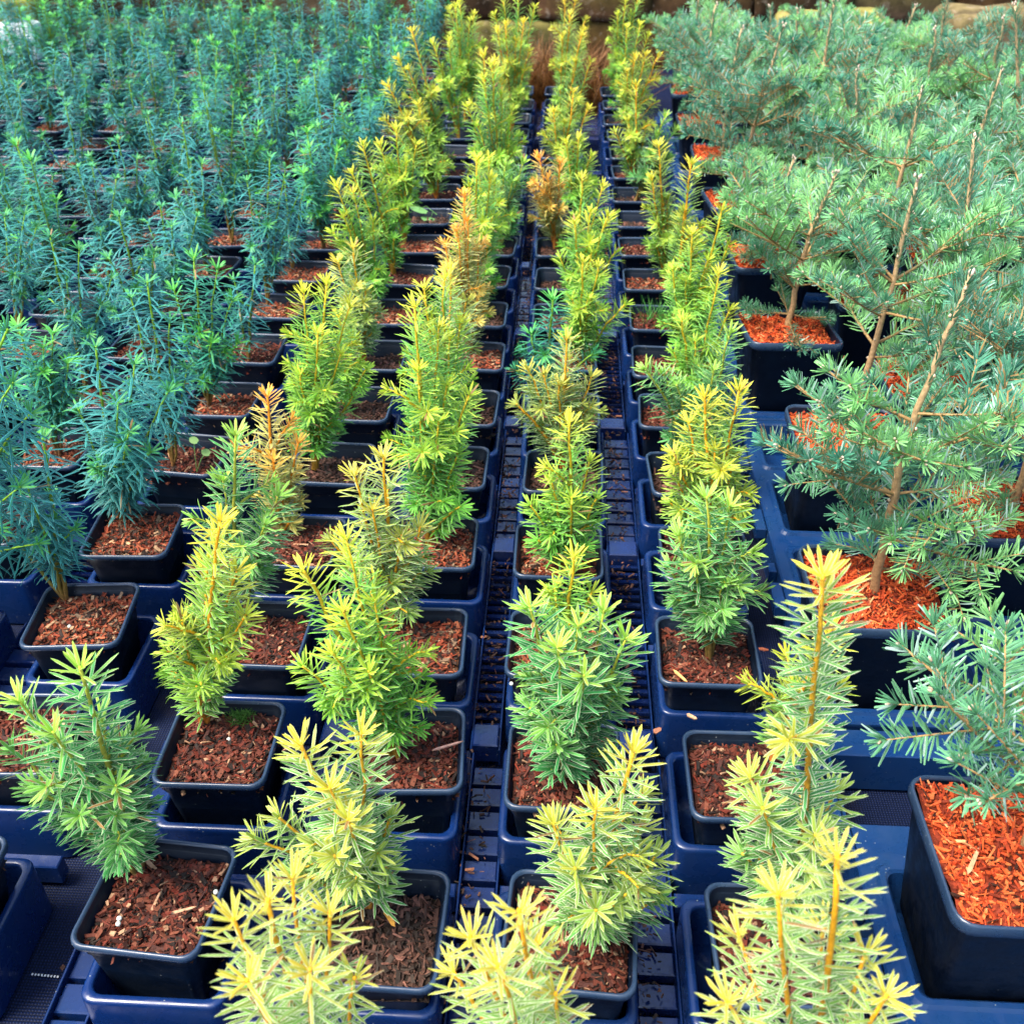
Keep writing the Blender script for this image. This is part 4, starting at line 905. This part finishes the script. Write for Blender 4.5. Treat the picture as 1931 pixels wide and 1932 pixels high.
splinter(1283, 1275, .091, .020, .0026, -1.0, TAN, .1, 'pale tan splinter on red-brown mulch below the cream-edged green yew')
splinter(1305, 1352, .0915, .010, .0034, -.6, PALE, .05, 'short pale chip near the front rim below the green yew')
splinter(735, 1730, .092, .020, .0040, -1.0, (.62, .30, .05), .2, 'golden dead leaf-like splinter on dark soil in the second golden column')
splinter(1835, 1625, .152, .022, .0030, 1.0, (.60, .30, .16), .25, 'pale splinter on orange bark of the nearest fir')
splinter(1668, 1316, .055, .020, .0022, -.05, (.45, .20, .10), .0, 'orange splinter on the blue deck in front of a fir pot')
splinter(1440, 1225, .045, .020, .0050, -1.2, (.35, .10, .05), .6, 'red bark piece stuck between two trays beside the fourth golden column')
splinter(1540, 780, .156, .024, .0028, 1.2, (.72, .22, .04), .8, 'bright orange splinter sticking up beside a fir trunk')
splinter(1240, 1378, .058, .008, .0050, .4, (.30, .12, .07), .3, 'brown chip on the tray ring beside the slatted gutter')
for c1, c2 in (('C', 'D'), ('D', 'E')):
    xm = (GX[c1](1.2) + GX[c2](1.2)) / 2
    o = add('bark_debris', chips('bark_debris', 950, .011, lambda x, y: x * 0 + .0235, DARK + [(.22, .09, .05, 2)], .003, .010, .0008, .003, 77 + ord(c1), .25, 1.0), None, (xm, 1.30, 0), 'stuff')
    o['label'] = f'dark bark crumbs lying on the slats between the {COLNAME[c1]} and {COLNAME[c2]} golden columns'; o['category'] = 'debris'
# loose debris on the fabric and trays
Gm = [chips('bark_debris', 230, .55, lambda x, y: x * 0 + .002, DARK + [(0.3, .14, .07, 1)], .003, .012, .001, .004, 71)]
o = add('bark_debris', Gm[0], None, (0.15, 0.75, 0.0), 'stuff'); o['label'] = 'scattered dark bark crumbs fallen on the ground fabric between the trays'; o['category'] = 'debris'; o.scale = (1, 1.3, 1)
G = Geo()
for q in range(9): 
    p = at(62 + q * 6, 1838 + q * .6, .0015); G.box(p[0] - .0006, p[0] + .0006, p[1] - .0007, p[1] + .0007, .001, .0018, (.8, .8, .8))
for q in range(10):
    p = at(1640 + q * 4.5, 1115 + q * .4 + 180, .0015)
o = add('white_thread', G.mesh('white_thread', MAT_CHIP, False)); o['label'] = 'short white dashed thread woven in the ground fabric beside the nearest pot'; o['category'] = 'thread'; o['kind'] = 'stuff'
def ico(r_):
    g_ = Geo(); k_ = 8; V = [(0, 0, -r_)] + [(r_ * math.cos(a) * math.cos(b), r_ * math.sin(a) * math.cos(b), r_ * math.sin(b)) for b in (-.6, .1, .7) for a in [q * math.pi / 4 for q in range(8)]] + [(0, 0, r_)]
    Q = [(1 + l * 8 + q, 1 + l * 8 + (q + 1) % 8, 9 + l * 8 + (q + 1) % 8, 9 + l * 8 + q) for l in range(2) for q in range(8)]
    T = [(0, 1 + (q + 1) % 8, 1 + q) for q in range(8)] + [(25, 17 + q, 17 + (q + 1) % 8) for q in range(8)]
    g_.put(V, Q, T, (.72, .74, .66)); return g_.mesh('fertiliser_bead', MAT_CHIP)
bead = ico(.0019)
for (px, py, lab) in ((224, 1743, 'pale bead near the front rim of the nearest pot, first golden column, lower of two'), (226, 1733, 'pale bead near the front rim of the nearest pot, first golden column, upper of two'), (408, 1683, 'pale bead by the side rim of the nearest pot, first golden column'),
    (132, 1182, 'cream bead on red-brown chips beside a leaning blue-green yew stem'), (432, 1395, 'cream bead on mulch in the second pot of the first golden column'), (965, 1290, 'cream bead by the rim beside the slatted gutter, third golden column')):
    o = add('fertiliser_bead', bead, None, tuple(at(px, py, .0915))); o['label'] = lab; o['category'] = 'fertiliser bead'; o['group'] = 'fertiliser beads on the mulch'
print('objects', len(bpy.data.objects))
